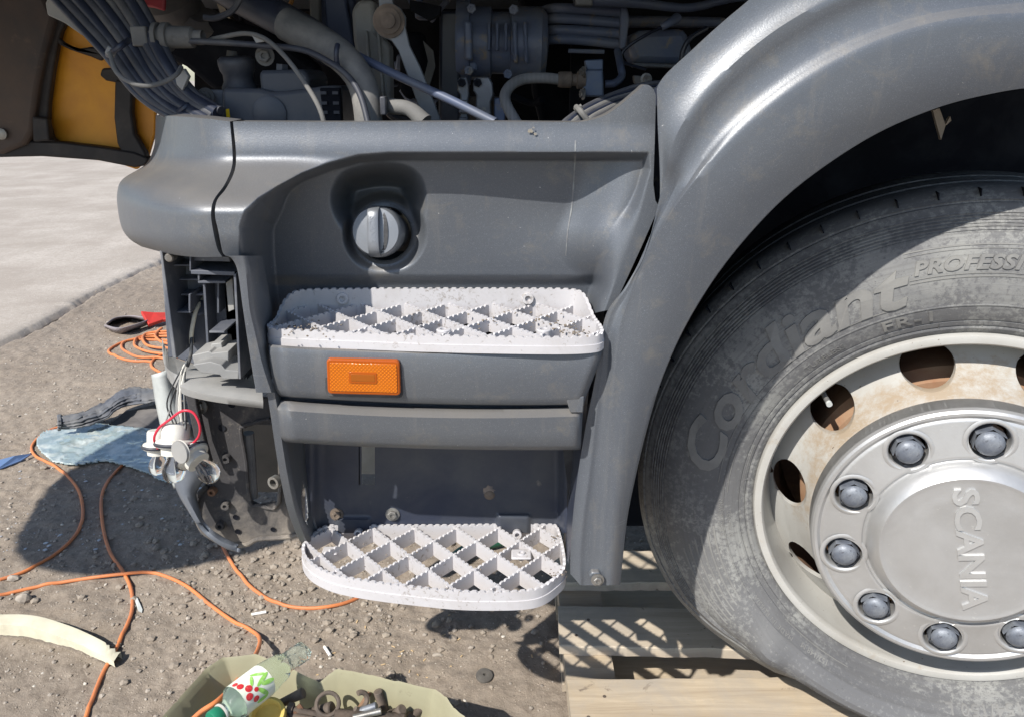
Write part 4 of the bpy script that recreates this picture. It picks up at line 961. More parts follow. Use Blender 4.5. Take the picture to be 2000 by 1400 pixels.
# ---- white wiring boot / deflector and lower valance
def ribbon(L_, R_, Y_, m, name, th=.006, n=8):
    a = tcurve([(*p, Y_) if len(p) == 2 else p for p in L_], 30); b = tcurve([(*p, Y_) if len(p) == 2 else p for p in R_], 30); rows_ = []
    for k in range(n + 1):
        t = k / n; c = a * (1 - t) + b * t; c[:, 2] -= .014 * math.sin(math.pi * t); rows_.append(pcurve(c))
    return MB().grid(np.array(rows_)).build(name, m, TR, smooth=50, solid=th)
PALE = mat('sun_bleached_plastic', (.50, .52, .50), .5, 0, (.38, .40, .39), 12, .4, .7, bump=.15, bscale=200)
ribbon([(303, 730), (310, 780), (322, 840), (332, 900), (345, 950)], [(326, 722), (345, 780), (372, 850), (392, 900), (408, 930)], 1.12, PALE, 'bumper_skin')
BLU = mat('blue_grey_valance', (.13, .145, .17), .5, .1, (.20, .21, .225), 9, .4, .7)
ribbon([(338, 900), (350, 950), (372, 990), (400, 1030), (440, 1062), (480, 1074)], [(402, 915), (396, 932), (378, 958), (380, 985), (398, 1030), (452, 1066)], 1.10, BLU, 'valance')
# bulb holders on their loom
def holder(p, ax, s_, bulb=True):
    p = Vector(p); ax = Vector(ax).normalized()
    h = MB().lathe([(.0001, -.030 * s_), (.016 * s_, -.030 * s_), (.018 * s_, -.026 * s_), (.018 * s_, -.008 * s_), (.024 * s_, -.006 * s_), (.026 * s_, -.001), (.024 * s_, .003), (.018 * s_, .005), (.017 * s_, .014 * s_), (.0001, .014 * s_)], p, ax, 28).build('bulb_holder', WHITEP, loom, smooth=30)
    MB().lathe([(.0262 * s_, -.0035), (.0275 * s_, -.001), (.0262 * s_, .0015)], p, ax, 28).build('rubber_seal', RUBBER, h)
    if bulb:
        MB().lathe([(.008 * s_, .012 * s_), (.009 * s_, .018 * s_), (.013 * s_, .026 * s_), (.0155 * s_, .036 * s_), (.013 * s_, .046 * s_), (.007 * s_, .051 * s_), (.0001, .052 * s_)], p, ax, 24).build('bulb', CLEARG, h, smooth=60)
    return h
loom = px_tube([(397, 572, 1.06), (392, 590, 1.04), (382, 610, 1.02), (374, 650, 1.01), (374, 672, 1.01)], 1.04, 4).build('lamp_wiring', mat('cream_wire', (.62, .58, .45), .5, 0, (.4, .37, .3), 30), TR)
MB().lathe([(.013, -.002), (.015, 0), (.013, .002), (.006, .003)], at(384, 601, 1.03), (.2, -.7, 1), 20).build('loom_grommet', RUBBER, loom)
px_tube([(374, 655, 1.01), (373, 690, 1.0), (366, 715, 1.0)], 1.0, 3.4).build('black_sleeve', BLKW, loom)
rw = random.Random(3)
for k in range(8):
    x0 = 360 + rw.uniform(-3, 6); dx = rw.uniform(-18, 14)
    m_ = (GREYW, BLKW, WHITEP, GREYW, BLKW, WHITEP, GREYW, BLKW)[k]
    px_tube([(368 + rw.uniform(-3, 3), 700, 1.0), (x0 - 6 + dx * .2, 732, 1.0), (x0 - 14 + dx, 790 + rw.uniform(-8, 8), .995), (x0 - 8 + dx * .6, 830, .99), (352 + dx * .8, 862, 1.0)], 1.0, rw.uniform(1.3, 2.2), seg=6).build('wire', m_, loom)
px_tube([(398, 576, 1.06), (392, 585, 1.05), (389, 596, 1.04)], 1.05, 2).build('wire', REDW, loom)
px_tube([(308, 875, 1.0), (301, 856, .99), (310, 836, .985), (330, 820, .98), (356, 802, .975), (378, 806, .975), (390, 830, .975), (388, 852, .98), (372, 870, .99)], .99, 2.5, n=8).build('wire', REDW, loom)
px_tube([(332, 800, .99), (322, 830, .99), (322, 858, 1.0)], .99, 1.7, seg=6).build('wire', GREYW, loom)
holder(at(308, 872, 1.02), (-.05, -.25, -1), .82); holder(at(342, 868, .99), (-.05, -.35, -1), 1.05); holder(at(376, 890, .99), (.75, -.45, -.5), 1.0)
MB().lathe([(.016, -.002), (.0165, 0), (.016, .002), (.0001, .0025)], at(352, 882, .955), (-.5, -.9, .1), 24).build('bulb_holder_cap', GREYP, loom)
MB().lathe([(.016, .0), (.0165, -.003), (.012, -.004)], at(352, 882, .955), (-.5, -.9, .1), 24).build('bulb_holder_cap', WHITEP, loom)

# =================================================================== ENGINE BAY
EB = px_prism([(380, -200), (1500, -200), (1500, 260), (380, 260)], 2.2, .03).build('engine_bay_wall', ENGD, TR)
# floor of the bay so no ground shows under the engine
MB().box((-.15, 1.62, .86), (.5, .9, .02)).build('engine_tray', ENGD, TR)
EN = empty('engine', (.2, 1.5, .9), parent=TR)
def E(name, mb_, m, **k): return mb_.build(name, m, EN, **k)
# charge pipe (thick diagonal)
E('charge_pipe', px_tube([(330, -90, 1.30), (440, -22, 1.27), (520, 22, 1.24), (600, 66, 1.2), (650, 102, 1.16)], 1.22, [34, 34, 33, 32, 30], seg=24), RUBD)
E('charge_pipe_sleeve', px_tube([(560, 48, 1.205), (620, 80, 1.175), (668, 112, 1.14), (700, 150, 1.12), (715, 195, 1.10), (722, 262, 1.09)], 1.14, [33, 33, 30, 28, 27, 26], seg=24), mat('dust_caked_sleeve', (.10, .10, .10), .75, 0, (.21, .20, .185), 14, .35, .6, bump=.3, bscale=120))
MB().tube([at(640 + 32 * math.cos(a) * .35 + 28, 108 + 30 * math.sin(a), 1.115 + .02 * math.cos(a)) for a in np.linspace(-.2, 3.9, 14)], .0035, 8, 2).build('pipe_tie', RUBD, EN)
MB().tube([at(x, y, 1.2) for x, y in ((398, 34), (420, 36), (450, 24), (466, 4), (474, -20))], .0045, 8, 5).build('pipe_tie', RUBBER, EN)
# line running along it
E('fuel_line', px_tube([(355, 80, 1.16), (440, 84, 1.15), (520, 90, 1.14), (590, 98, 1.12), (640, 120, 1.10), (680, 150, 1.085), (705, 190, 1.07), (724, 262, 1.05)], 1.12, 6, seg=12), RUBBER)
cn = E('line_connector', MB().lathe([(.012, 0), (.012, .012), (.019, .012), (.019, .018), (.014, .018), (.014, .024), (.019, .024), (.019, .032), (.015, .033), (.014, .065), (.010, .068), (.010, .08)], at(288, 72, 1.17), (1, -.05, -.02), 24), DUSTY, smooth=25)
MB().box(at(277, 72, 1.165), (.022, .02, .026)).build('clip', DUSTY, cn, bevel=.002)
E('thin_line', px_tube([(388, 84, 1.2), (430, 74, 1.16), (480, 66, 1.14), (520, 78, 1.12), (560, 115, 1.10), (600, 170, 1.08), (625, 215, 1.06), (638, 262, 1.05)], 1.12, 4.6, seg=10), DUSTY)
E('line_tab', px_prism([(492, 70), (514, 76), (516, 82), (500, 84)], 1.13, .003), GREYP)
# loom of hoses on the left
hoses = [(-34, 8, RUBD), (-22, 10, RUBBER), (-9, 11, RUBD), (5, 9, RUBBER), (17, 11, RUBD), (30, 8, RUBBER), (42, 10, RUBBER), (57, 12, RUBD), (70, 8, RUBBER)]
for k, (off, r_, m_) in enumerate(hoses):
    d = off; dy = -off * .75
    E('bay_hose', px_tube([(110 + d, -60 + dy, 1.22), (175 + d, 10 + dy, 1.20), (235 + d * .85, 85 + dy * .85, 1.17 + .004 * (k % 3)), (285 + d * .72, 158 + dy * .7, 1.15 - .004 * (k % 2)), (335 + d * .6, 205 + dy * .5, 1.13), (400 + d * .45, 240 + dy * .45, 1.10)], 1.16, r_, seg=14), m_)
for (x, y) in ((225, 96), (352, 215)):
    E('hose_tie', px_tube([(x - 14, y + 12, 1.135), (x - 2, y + 4, 1.115), (x + 14, y - 8, 1.115), (x + 26, y - 16, 1.14)], 1.13, 6, seg=8), RUBD)
E('tie_buckle', MB().box(at(217, 102, 1.12), (.012, .008, .012), Matrix.Rotation(.6, 3, 'Y')), GREYP, bevel=.002)
E('support_loop', px_tube([(214, 104, 1.11), (228, 142, 1.09), (256, 162, 1.08), (288, 168, 1.08), (322, 160, 1.09), (345, 146, 1.10), (354, 132, 1.12)], 1.09, 4.5, seg=10, n=8), DUSTY)
E('loop_bracket', px_prism([(340, 146), (358, 134), (368, 150), (356, 178), (345, 166)], 1.12, .01), GREYP, bevel=.001)
E('grey_corner_bracket', px_prism([(88, 6), (96, -10), (130, 18), (150, 8), (175, 40), (160, 70), (126, 46), (118, 42), (92, 30)], 1.25, .01), GREYP, bevel=.002)
# reservoir block with bellows and caps
E('reservoir', px_prism([(432, 176), (440, 172), (506, 174), (530, 180), (560, 178), (640, 168), (668, 168), (668, 262), (434, 262)], 1.14, .16), ENGD if 0 else mat('reservoir_plastic', (.055, .062, .078), .5, 0, (.10, .10, .105), 9, .4, .7, bump=.2, bscale=250), bevel=.006)
RESM = bpy.data.materials['reservoir_plastic']
E('reservoir_top', px_prism([(505, 142), (512, 138), (592, 136), (604, 150), (604, 190), (510, 190)], 1.16, .12), RESM, bevel=.005)
E('reservoir_cap', MB().lathe([(.024, 0), (.024, .003), (.020, .005), (.0001, .0055)], at(527, 222, 1.14), (0, -1, 0), 32), RESM)
E('bellows', MB().lathe([(.026, -.012), (.025, -.006), (.0215, 0), (.0215, .010), (.0245, .016), (.026, .024), (.026, .030), (.022, .034), (.0001, .035)], at(467, 160, 1.2), (0, -.1, 1), 32), RUBBER, smooth=60)
E('bellows_neck', MB().cyl(at(453, 130, 1.22), at(453, 100, 1.22), .010, 16, .007), DUSTY); E('cap_nut', MB().cyl(at(551, 142, 1.18), at(551, 126, 1.18), .009, 6), RESM, smooth=20)
px_prism([(441, 214), (447, 213), (449, 229), (445, 231), (442, 229)], 1.139, .001).build('paint_mark', YELT, EN)
E('vent_plate', px_prism([(624, 172), (664, 172), (668, 240), (632, 240)], 1.135, .012), ENGD, bevel=.002)
for yy in (182, 202, 220):
    for xx in (632, 655): MB().box(at(xx + (yy - 180) * .07, yy, 1.134), (.008, .004, .004)).build('vent_slot', RUBBER, EN)
for (x, y, r_) in ((403, 190, .0085), (403, 226, .0085), (518, 110, .009)): bolt(at(x, y, 1.17), (0, -1, 0), r_, DUSTY, EN)
E('hinge_plate', px_prism([(388, 176), (436, 176), (440, 262), (392, 262)], 1.18, .02), FRAME_P, bevel=.003)
E('mount_casting', px_prism([(300, 60), (420, 30), (520, 60), (620, 130), (620, 180), (420, 180), (360, 130), (300, 100)], 1.42, .05), ENGD, bevel=.01)
E('fan_shroud', MB().lathe([(.10, 0), (.105, .01), (.105, .05), (.09, .06)], at(545, -8, 1.62), (0, -1, 0), 40), mat('amber_varnished_casting', (.25, .21, .14), .5, .4, (.12, .11, .10), 16, .4, .7))
E('coil_ring', MB().tube([at(530 + 42 * math.cos(a), -10 + 40 * math.sin(a), 1.5) for a in np.linspace(0, 3.2, 12)], .004, 8, 3), mat('orange_ring', (.5, .25, .08), .5))
for k, (x, y, r_) in enumerate(((345, 20, .045), (300, 50, .03), (400, 60, .035))):
    E('small_canister', MB().lathe([(r_ * .6, .03), (r_, .02), (r_, -.06), (r_ * .7, -.08)], at(x, y, 1.45), (.2 * k - .2, -.6, .8), 24, True, True), mat('grubby_canister', (.13, .12, .115), .6, 0, (.06, .06, .07), 12, .4, .7) if k == 0 else bpy.data.materials['grubby_canister'])
E('red_cover', px_prism([(238, -14), (322, -14), (320, 22), (300, 16), (238, 6)], 1.3, .01), mat('dusty_pink_red', (.42, .055, .07), .5, 0, (.3, .06, .07), 12), bevel=.003)
# radiator side and pillar
E('radiator', px_prism([(620, -40), (690, -40), (690, 110), (626, 90)], 1.36, .03), mat('radiator_blue', (.045, .06, .11), .55, .1, (.09, .10, .14), 5, .4, .7), bevel=.003)
E('radiator_edge', px_prism([(602, -40), (622, -40), (624, 84), (606, 60)], 1.33, .02), DUSTY, bevel=.003)
E('cooler', px_prism([(628, -40), (668, -40), (700, 130), (690, 130), (640, 100)], 1.34, .02), bpy.data.materials['radiator_blue'], bevel=.004)
E('pillar_bracket', px_prism([(686, 20), (700, 0), (730, 0), (732, 60), (760, 90), (762, 200), (744, 215), (724, 190), (700, 130), (690, 80)], 1.30, .05), mat('pale_cast_bracket', (.27, .27, .265), .65, .1, (.17, .17, .17), 10, .4, .7, bump=.3, bscale=120), bevel=.006)
for x in (712, 735): E('bracket_rib', px_prism([(x, 60), (x + 5, 60), (x + 16, 195), (x + 10, 195)], 1.285, .02), bpy.data.materials['pale_cast_bracket'], bevel=.002)
E('boot', px_tube([(735, 200, 1.12), (765, 208, 1.1), (800, 214, 1.09), (830, 240, 1.08)], 1.1, [9, 15, 14, 17], seg=16), DUSTY)
E('boot_tie', MB().box(at(750, 207, 1.085), (.008, .02, .024)), RUBBER, bevel=.002)
# link arm with rusty pivot
arm = [(736, -30), (762, -30), (768, 8), (782, 16), (792, 34), (792, 56), (800, 90), (820, 130), (862, 238), (862, 262), (832, 262), (826, 235), (796, 150), (778, 100), (764, 80), (744, 72), (734, 60), (728, 40), (732, 22), (740, 12)]
E('link_arm', px_prism(arm, 1.16, .010), mat('zinc_arm', (.17, .18, .195), .5, .3, (.12, .125, .13), 14, .4, .7, bump=.2, bscale=200), bevel=.0015)
E('pivot_bolt', MB().lathe([(.022, 0), (.022, .004), (.017, .005), (.017, .008), (.010, .009), (.010, .013), (.0001, .0135)], at(760, 42, 1.16), (0, -1, 0), 28), RUSTB, smooth=25)
# diagonal strut
E('gas_strut', px_tube([(636, 82, 1.2), (690, 106, 1.16), (780, 150, 1.12), (880, 196, 1.08), (968, 240, 1.04)], 1.12, 8.5, seg=14), mat('blue_grey_tube', (.075, .095, .155), .45, .1, (.10, .11, .13), 9, .4, .7))
# belt drive and compressor
E('drive_belt', px_prism([(858, 22), (898, 20), (900, 262), (856, 262)], 1.45, .05), RUBD, bevel=.006)
E('belt_frame', px_prism([(800, 0), (860, 12), (858, 30), (836, 40), (800, 20)], 1.4, .03), ENGD)
E('bay_cover', px_prism([(780, 60), (830, 64), (834, 160), (800, 200), (780, 180)], 1.5, .03), ENGD, bevel=.01)
E('inner_lever', px_prism([(826, 80), (846, 100), (850, 130), (838, 170), (826, 160), (836, 120)], 1.44, .01), DUSTY)
cc = at(940, 85, 1.5)
E('compressor', MB().lathe([(.070, -.075), (.072, -.07), (.072, -.052), (.060, -.050), (.060, -.015), (.052, -.012), (.052, .02), (.062, .022), (.062, .075), (.05, .085), (.0001, .09)], (at(975, 85, 1.5)[0], 1.5, at(975, 85, 1.5)[2]), (1, 0, -.02), 40, True), ENG, smooth=25)
for (x, y) in ((921, 18), (1003, 20), (916, 138), (992, 145)): bolt(at(x, y, 1.43), (0, -1, 0), .0085, ENG, EN, washer=False)
for x in (952, 968, 985): E('casting_rib', px_prism([(x, 44), (x + 6, 44), (x + 6, 100), (x, 100)], 1.43, .03), ENG, bevel=.003)
for (x, y, w_, h_, d_) in ((905, 40, 16, 80, 1.42), (1000, 40, 10, 86, 1.43), (1022, 42, 8, 84, 1.43), (905, 118, 26, 22, 1.45)):
    E('casting_boss', px_prism([(x, y), (x + w_, y + 2), (x + w_ + 2, y + h_), (x + 2, y + h_ - 4)], d_, .04), ENG, bevel=.004)
# clamp pair
for (x0, w_) in ((893, 22), (924, 38)):
    E('pipe_clamp', px_prism([(x0, 160), (x0 + 4, 152), (x0 + w_ * .8, 151), (x0 + w_, 164), (x0 + w_ * 1.05, 186), (x0 + w_ * .9, 200), (x0 + w_, 262), (x0 + 4, 262), (x0 + 6, 186), (x0, 178)], 1.22, .03), ENGL, bevel=.002)
    bolt(at(x0 + 9, 162, 1.22), (0, -1, 0), .0065, ENGD, EN, washer=False)
for k in range(3): E('clamp_finger', px_prism([(896, 196 + k * 17), (914, 196 + k * 17), (914, 205 + k * 17), (896, 205 + k * 17)], 1.21, .02), ENGL, bevel=.002)
E('sensor_box', px_prism([(965, 192), (988, 192), (986, 240), (965, 240)], 1.23, .02), ENG, bevel=.002)
E('clamp_body', px_prism([(900, 190), (984, 190), (990, 262), (900, 262)], 1.26, .03), RUSTB, bevel=.003)
# stacked pipes
for k, (x0, y0, x1, y1) in enumerate(((1066, 17, 1218, 26), (1062, 37, 1220, 47), (1062, 59, 1220, 67), (1066, 77, 1220, 88))):
    E('intake_pipe', px_tube([(x0 - 22, y0 + 14, 1.62), (x0 - 4, y0 + 5, 1.56), (x0 + 18, y0, 1.5), (x0 + 70, y0 + 2, 1.5), (x1, y1, 1.5)], 1.5, 9.5, seg=16), ENG)
E('pipe_end_block', px_prism([(1212, 14), (1226, 16), (1230, 40), (1222, 96), (1210, 96)], 1.48, .04), ENG, bevel=.003)
E('rail_pipe', px_tube([(1130, 2, 1.42), (1200, 2, 1.42), (1260, 8, 1.42), (1330, 16, 1.42), (1370, 12, 1.42), (1400, 4, 1.42), (1440, -4, 1.42), (1500, -8, 1.42)], 1.42, [12, 12, 9, 8, 8, 8, 8, 8], seg=16), bpy.data.materials['blue_grey_tube'])
E('rail_collar', px_prism([(1120, -10), (1158, -10), (1158, 14), (1124, 12)], 1.40, .03), ENGL, bevel=.003)
E('engine_block', px_prism([(1000, -30), (1500, -30), (1500, 262), (1060, 262), (1040, 180), (1040, 60)], 1.75, .1), ENGD, bevel=.01)
E('rocker_casing', px_prism([(1224, 76), (1250, 60), (1340, 56), (1360, 120), (1320, 126), (1236, 124)], 1.5, .1), ENG, bevel=.012)
E('casing_edge', px_prism([(1236, 122), (1330, 126), (1330, 134), (1240, 132)], 1.47, .05), ENGL, bevel=.002)
E('casing_band', px_prism([(1200, 30), (1420, 34), (1420, 52), (1200, 52)], 1.6, .05), ENG, bevel=.006)
E('sensor_lead', px_tube([(1318, 44, 1.44), (1296, 52, 1.43), (1260, 70, 1.42), (1226, 92, 1.42), (1214, 108, 1.42), (1218, 122, 1.42), (1240, 130, 1.42), (1262, 136, 1.42)], 1.42, 3.2, seg=8), RUBD)
E('sensor_plug', px_tube([(1292, 54, 1.43), (1308, 45, 1.43), (1322, 36, 1.45)], 1.43, [7, 8, 10], seg=12), ENG)
# big soft hose on the far right of the bay
E('coolant_hose', px_tube([(1330, 130, 1.38), (1334, 100, 1.38), (1350, 74, 1.38), (1380, 56, 1.4)], 1.38, 5, seg=10), RUBD)
# braided hose and its block
E('braided_hose', px_tube([(1096, 156, 1.26), (1060, 153, 1.25), (1024, 155, 1.24), (1000, 166, 1.22), (987, 184, 1.2), (988, 202, 1.18), (1000, 226, 1.16), (1022, 262, 1.14)], 1.22, 10.5, seg=18, n=8), BRAID)
E('hose_fitting', MB().lathe([(.011, 0), (.012, .004), (.012, .02), (.009, .022), (.009, .028), (.0135, .03), (.0135, .042)], at(1090, 156, 1.26), (1, 0, -.02), 20, True, True), RUSTB, smooth=25)
E('hose_block', px_prism([(1140, 140), (1148, 136), (1178, 136), (1180, 190), (1144, 190), (1138, 178)], 1.25, .05), mat('blue_cast_block', (.10, .13, .19), .5, .3, (.17, .18, .2), 20, .45, .7, bump=.3, bscale=200), bevel=.003)
E('block_bracket', px_prism([(1142, 118), (1178, 116), (1178, 138), (1146, 138)], 1.26, .02), bpy.data.materials['blue_cast_block'], bevel=.002)
for y in (142, 184): bolt(at(1140, y, 1.25), (-1, -.3, 0), .006, STEEL, EN)
E('return_pipe', px_tube([(1182, 165, 1.28), (1200, 163, 1.28), (1214, 150, 1.29), (1212, 130, 1.3), (1206, 100, 1.34)], 1.28, 7.5, seg=12), bpy.data.materials['blue_grey_tube'])
E('cross_bar', px_tube([(1110, 100, 1.45), (1180, 102, 1.45)], 1.45, 4, seg=8), ENG)
# cable bundle on the right running behind the arch
for k in range(7):
    E('loom_cable', px_tube([(1078 + k * 5, 262 + k * 2, 1.04), (1110 + k * 7, 232 + k, 1.05), (1150 + k * 6, 206 + k * 2, 1.08), (1200 + k * 3, 184 + k * 3.2, 1.11), (1258, 166 + k * 5, 1.12), (1330, 160 + k * 5, 1.13)], 1.08, 5.2, seg=8), (RUBBER, RUBD, DUSTY)[k % 3])
E('loom_tie', px_tube([(1126, 210, 1.05), (1134, 218, 1.03), (1146, 234, 1.03)], 1.04, 6, seg=8), DUSTY); E('loom_tie', px_tube([(1122, 216, 1.05), (1136, 207, 1.05)], 1.04, 4, seg=8), DUSTY)
E('ledge', px_prism([(1238, 148), (1262, 150), (1262, 165), (1240, 164)], 1.3, .02), DUSTY, bevel=.002); bolt(at(1262, 155, 1.29), (0, -1, 0), .006, STEEL, EN)
for k in range(6):
    E('gap_cable', px_tube([(1262, 200 + k * 13, 1.06), (1290, 190 + k * 13, 1.06), (1310, 184 + k * 13, 1.07)], 1.06, 5, seg=8), (RUBBER, DUSTY)[k % 2])
# assorted grimy clutter deeper in the bay
cr = random.Random(11)
for k in range(46):
    x = cr.uniform(430, 1330); y = cr.uniform(-20, 225); Yd = cr.uniform(1.55, 2.05)
    if cr.random() < .55:
        x2 = x + cr.uniform(-90, 90); y2 = y + cr.uniform(-60, 60)
        E('clutter_pipe', px_tube([(x, y, Yd), ((x + x2) / 2 + cr.uniform(-20, 20), (y + y2) / 2 + 12, Yd), (x2, y2, Yd + cr.uniform(-.1, .1))], Yd, cr.uniform(3, 9), seg=8), cr.choice([ENG, ENGD, RUBD, RUBBER]))
    else:
        w_, h_ = cr.uniform(14, 46), cr.uniform(12, 40)
        E('clutter_casting', px_prism([(x, y), (x + w_, y + cr.uniform(-4, 4)), (x + w_ + cr.uniform(-5, 5), y + h_), (x + cr.uniform(-5, 5), y + h_)], Yd, .05), cr.choice([ENG, ENGD, ENG, RUSTB]), bevel=.004)

# ---- open front flap on the left: orange panel with black seals, brown trim
FY = 1.75
flap = px_prism([(118, 24), (150, 40), (200, 88), (262, 150), (304, 205), (302, 262), (288, 310), (266, 332), (225, 318), (100, 304), (0, 300), (-160, 290), (-200, -60), (100, -60)], FY, .012).build('front_flap', ORP, TR, bevel=.003)
def fl(name, pts, d, m, th=.02, bevel=.004): return px_prism(pts, FY - d, th).build(name, m, flap, bevel=bevel)
fl('flap_liner', [(-160, -60), (60, -60), (92, 12), (104, 36), (84, 110), (72, 170), (66, 216), (62, 256), (46, 284), (0, 302), (-160, 290)], .05, BRN, .04, .008)
fl('flap_seal', [(100, 28), (128, 44), (118, 62), (112, 84), (102, 140), (94, 200), (92, 240), (100, 270), (118, 284), (98, 290), (64, 280), (62, 250), (74, 190), (84, 120)], .03, BLKF, .02)
fl('flap_seal', [(-160, 274), (60, 276), (120, 278), (200, 288), (262, 298), (290, 310), (284, 324), (262, 328), (190, 314), (80, 306), (0, 308), (-160, 300)], .034, BLKF, .03)
fl('flap_seal', [(224, 150), (244, 160), (258, 172), (256, 220), (262, 262), (284, 300), (288, 324), (240, 306), (228, 280), (222, 230)], .03, BLKF, .02)
fl('flap_seal', [(110, 70), (126, 84), (150, 96), (176, 92), (206, 94), (216, 104), (206, 112), (196, 120), (178, 112), (160, 106), (136, 98), (112, 86)], .028, BLKF, .01)
fl('flap_seal', [(198, 134), (228, 132), (248, 148), (256, 172), (226, 162), (206, 158), (194, 148)], .03, BLKF, .01)
fl('liner_foot', [(62, 228), (92, 232), (96, 276), (64, 278)], .055, BLKF, .02, .004)
MB().lathe([(.012, 0), (.012, .004), (.006, .006), (.0001, .006)], at(4, 262, FY - .055), (0, -1, 0), 12).build('flap_screw', STEEL, flap)
# ---- tilted cab above the frame (keeps the engine bay in shade)
cab = MB().box((.25, 2.28, 2.11), (3.7, 2.74, 1.40)).build('tilted_cab', PAINT, TR, bevel=.06, bseg=4)
sk = crom([(-2.32, .62, 0), (-2.0, .50, 0), (-1.7, .58, 0), (-1.45, .74, 0), (-1.2, .86, 0), (-1.1, 1.1, 0), (-1.2, 1.5, 0), (-1.7, 1.62, 0), (-2.2, 1.56, 0), (-2.42, 1.1, 0)], 5, True)
MB().prism([(p[0] + .04, p[1] + .10, 1.42) for p in sk], (0, 0, .35)).build('cab_shadow_corner', PAINT, TR, bevel=.05, bseg=3)  # unseen slab, outline shaped to cast the rounded ground shadow at left
# chassis behind the wheel so nothing bright shows through
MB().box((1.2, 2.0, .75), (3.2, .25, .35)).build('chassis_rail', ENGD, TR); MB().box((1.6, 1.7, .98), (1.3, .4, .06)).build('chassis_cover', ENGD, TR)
MB().cyl((.69, 1.25, .60), (.69, 2.6, .60), .07, 20).build('front_axle', ENGD, TR)

# =================================================================== WHEEL
ST = R(18.6); WC = Vector((.692, 1.043, CZ - .644))
WU = Vector((math.cos(ST), -math.sin(ST), 0)); WN = Vector((-math.sin(ST), -math.cos(ST), 0)); WZ = Vector((0, 0, 1))
# local frame: x = WU, y = WN (outwards), z up
WM = Matrix((( WU.x, WN.x, 0, WC.x), (WU.y, WN.y, 0, WC.y), (0, 0, 1, WC.z), (0, 0, 0, 1)))
wheel = empty('wheel', (0, 0, 0), parent=TR); wheel.matrix_world = WM
wheel.parent = TR; wheel.matrix_parent_inverse = Matrix.Translation(-Vector(ROOTLOC['truck'])); wheel.matrix_basis = WM
def WB(mb_, name, m, par=None, **k):
    o_ = mb_.build(name, m, None, **k); o_.parent = par or wheel; return o_
def wrap(prof, seg, fn=None, closed=True):
    a = np.arange(seg) * 2 * math.pi / seg; rows_ = []
    for r_, n_ in prof:
        rr_, nn_, aa = np.full(seg, r_), np.full(seg, n_), a
        if fn: rr_, nn_, aa = fn(rr_, nn_, aa)
        rows_.append(np.stack([rr_ * np.cos(aa), nn_, rr_ * np.sin(aa)], 1))
    return np.array(rows_)
PH = [0, 8, 18, 28, 38, 48, 58, 72, 90]; RS_ = [.396, .396, .396, .400, .418, .446, .472, .485, .485]; BU = [.052, .052, .05, .046, .040, .028, .014, .004, 0]
def deform(r_, n_, a):
    dev = np.degrees(np.abs(((a + math.pi / 2 + math.pi) % (2 * math.pi)) - math.pi))
    rs = np.interp(dev, PH, RS_); bu = np.interp(dev, PH, BU)
    t = np.clip((r_ - .300) / .185, 0, None)
    r1 = .300 + (rs - .300) * np.minimum(t, 1)
    sq_ = 1 - rs / .485
    n1_ = n_ - .75 * sq_ * np.clip((t - 1) * 6, 0, 1) + bu * np.sin(np.pi * np.clip(t, 0, 1) ** .9) ** 1.0 + .55 * bu * np.clip(t, 0, 1) ** 2
    # wrinkles where it folds
    wr = np.exp(-((dev - 41) / 7) ** 2) * np.exp(-((t - .62) / .28) ** 2)
    n1_ = n1_ - .010 * wr * np.cos((dev - 41) / 2.6 + t * 5)
    flo = np.where(dev < 80, .448 / np.maximum(np.cos(np.radians(dev)), .15), .6)
    tr = np.minimum(.505, flo)
    k = np.clip((t - 1) / ((.505 - .300) / .185 - 1), 0, 1)
    r2 = rs + (tr - rs) * k
    return np.where(t <= 1, r1, r2), n1_, a
sw = [(.296, -.012), (.300, -.004), (.304, .002), (.310, .006), (.313, .0062), (.3135, .0050), (.315, .0050), (.3155, .0075), (.322, .0105), (.3225, .0095), (.324, .0095), (.3245, .0115), (.335, .0175), (.3475, .0215), (.3480, .0228), (.3495, .0228), (.350, .0218), (.365, .0250), (.385, .0265), (.405, .0255), (.425, .0215), (.440, .0160), (.4475, .0120)]
for k in range(6):
    b_ = .449 + k * .0042; nn0 = .0112 - k * .0026; sw += [(b_, nn0), (b_ + .0008, nn0 - .0018), (b_ + .0020, nn0 - .0024), (b_ + .0030, nn0 - .0012)]
sw += [(.4755, -.006), (.480, -.0085), (.485, -.0125), (.4855, -.0160), (.488, -.0165), (.489, -.0145), (.495, -.0215), (.500, -.030), (.503, -.038), (.505, -.050), (.505, -.085), (.497, -.088), (.497, -.098), (.505, -.101), (.505, -.150), (.497, -.153), (.497, -.163), (.505, -.166), (.505, -.225), (.495, -.26), (.45, -.275), (.30, -.25)]
tyre = WB(MB().grid(wrap(sw, 300, deform), False, True), 'tyre', TYRE, smooth=28)
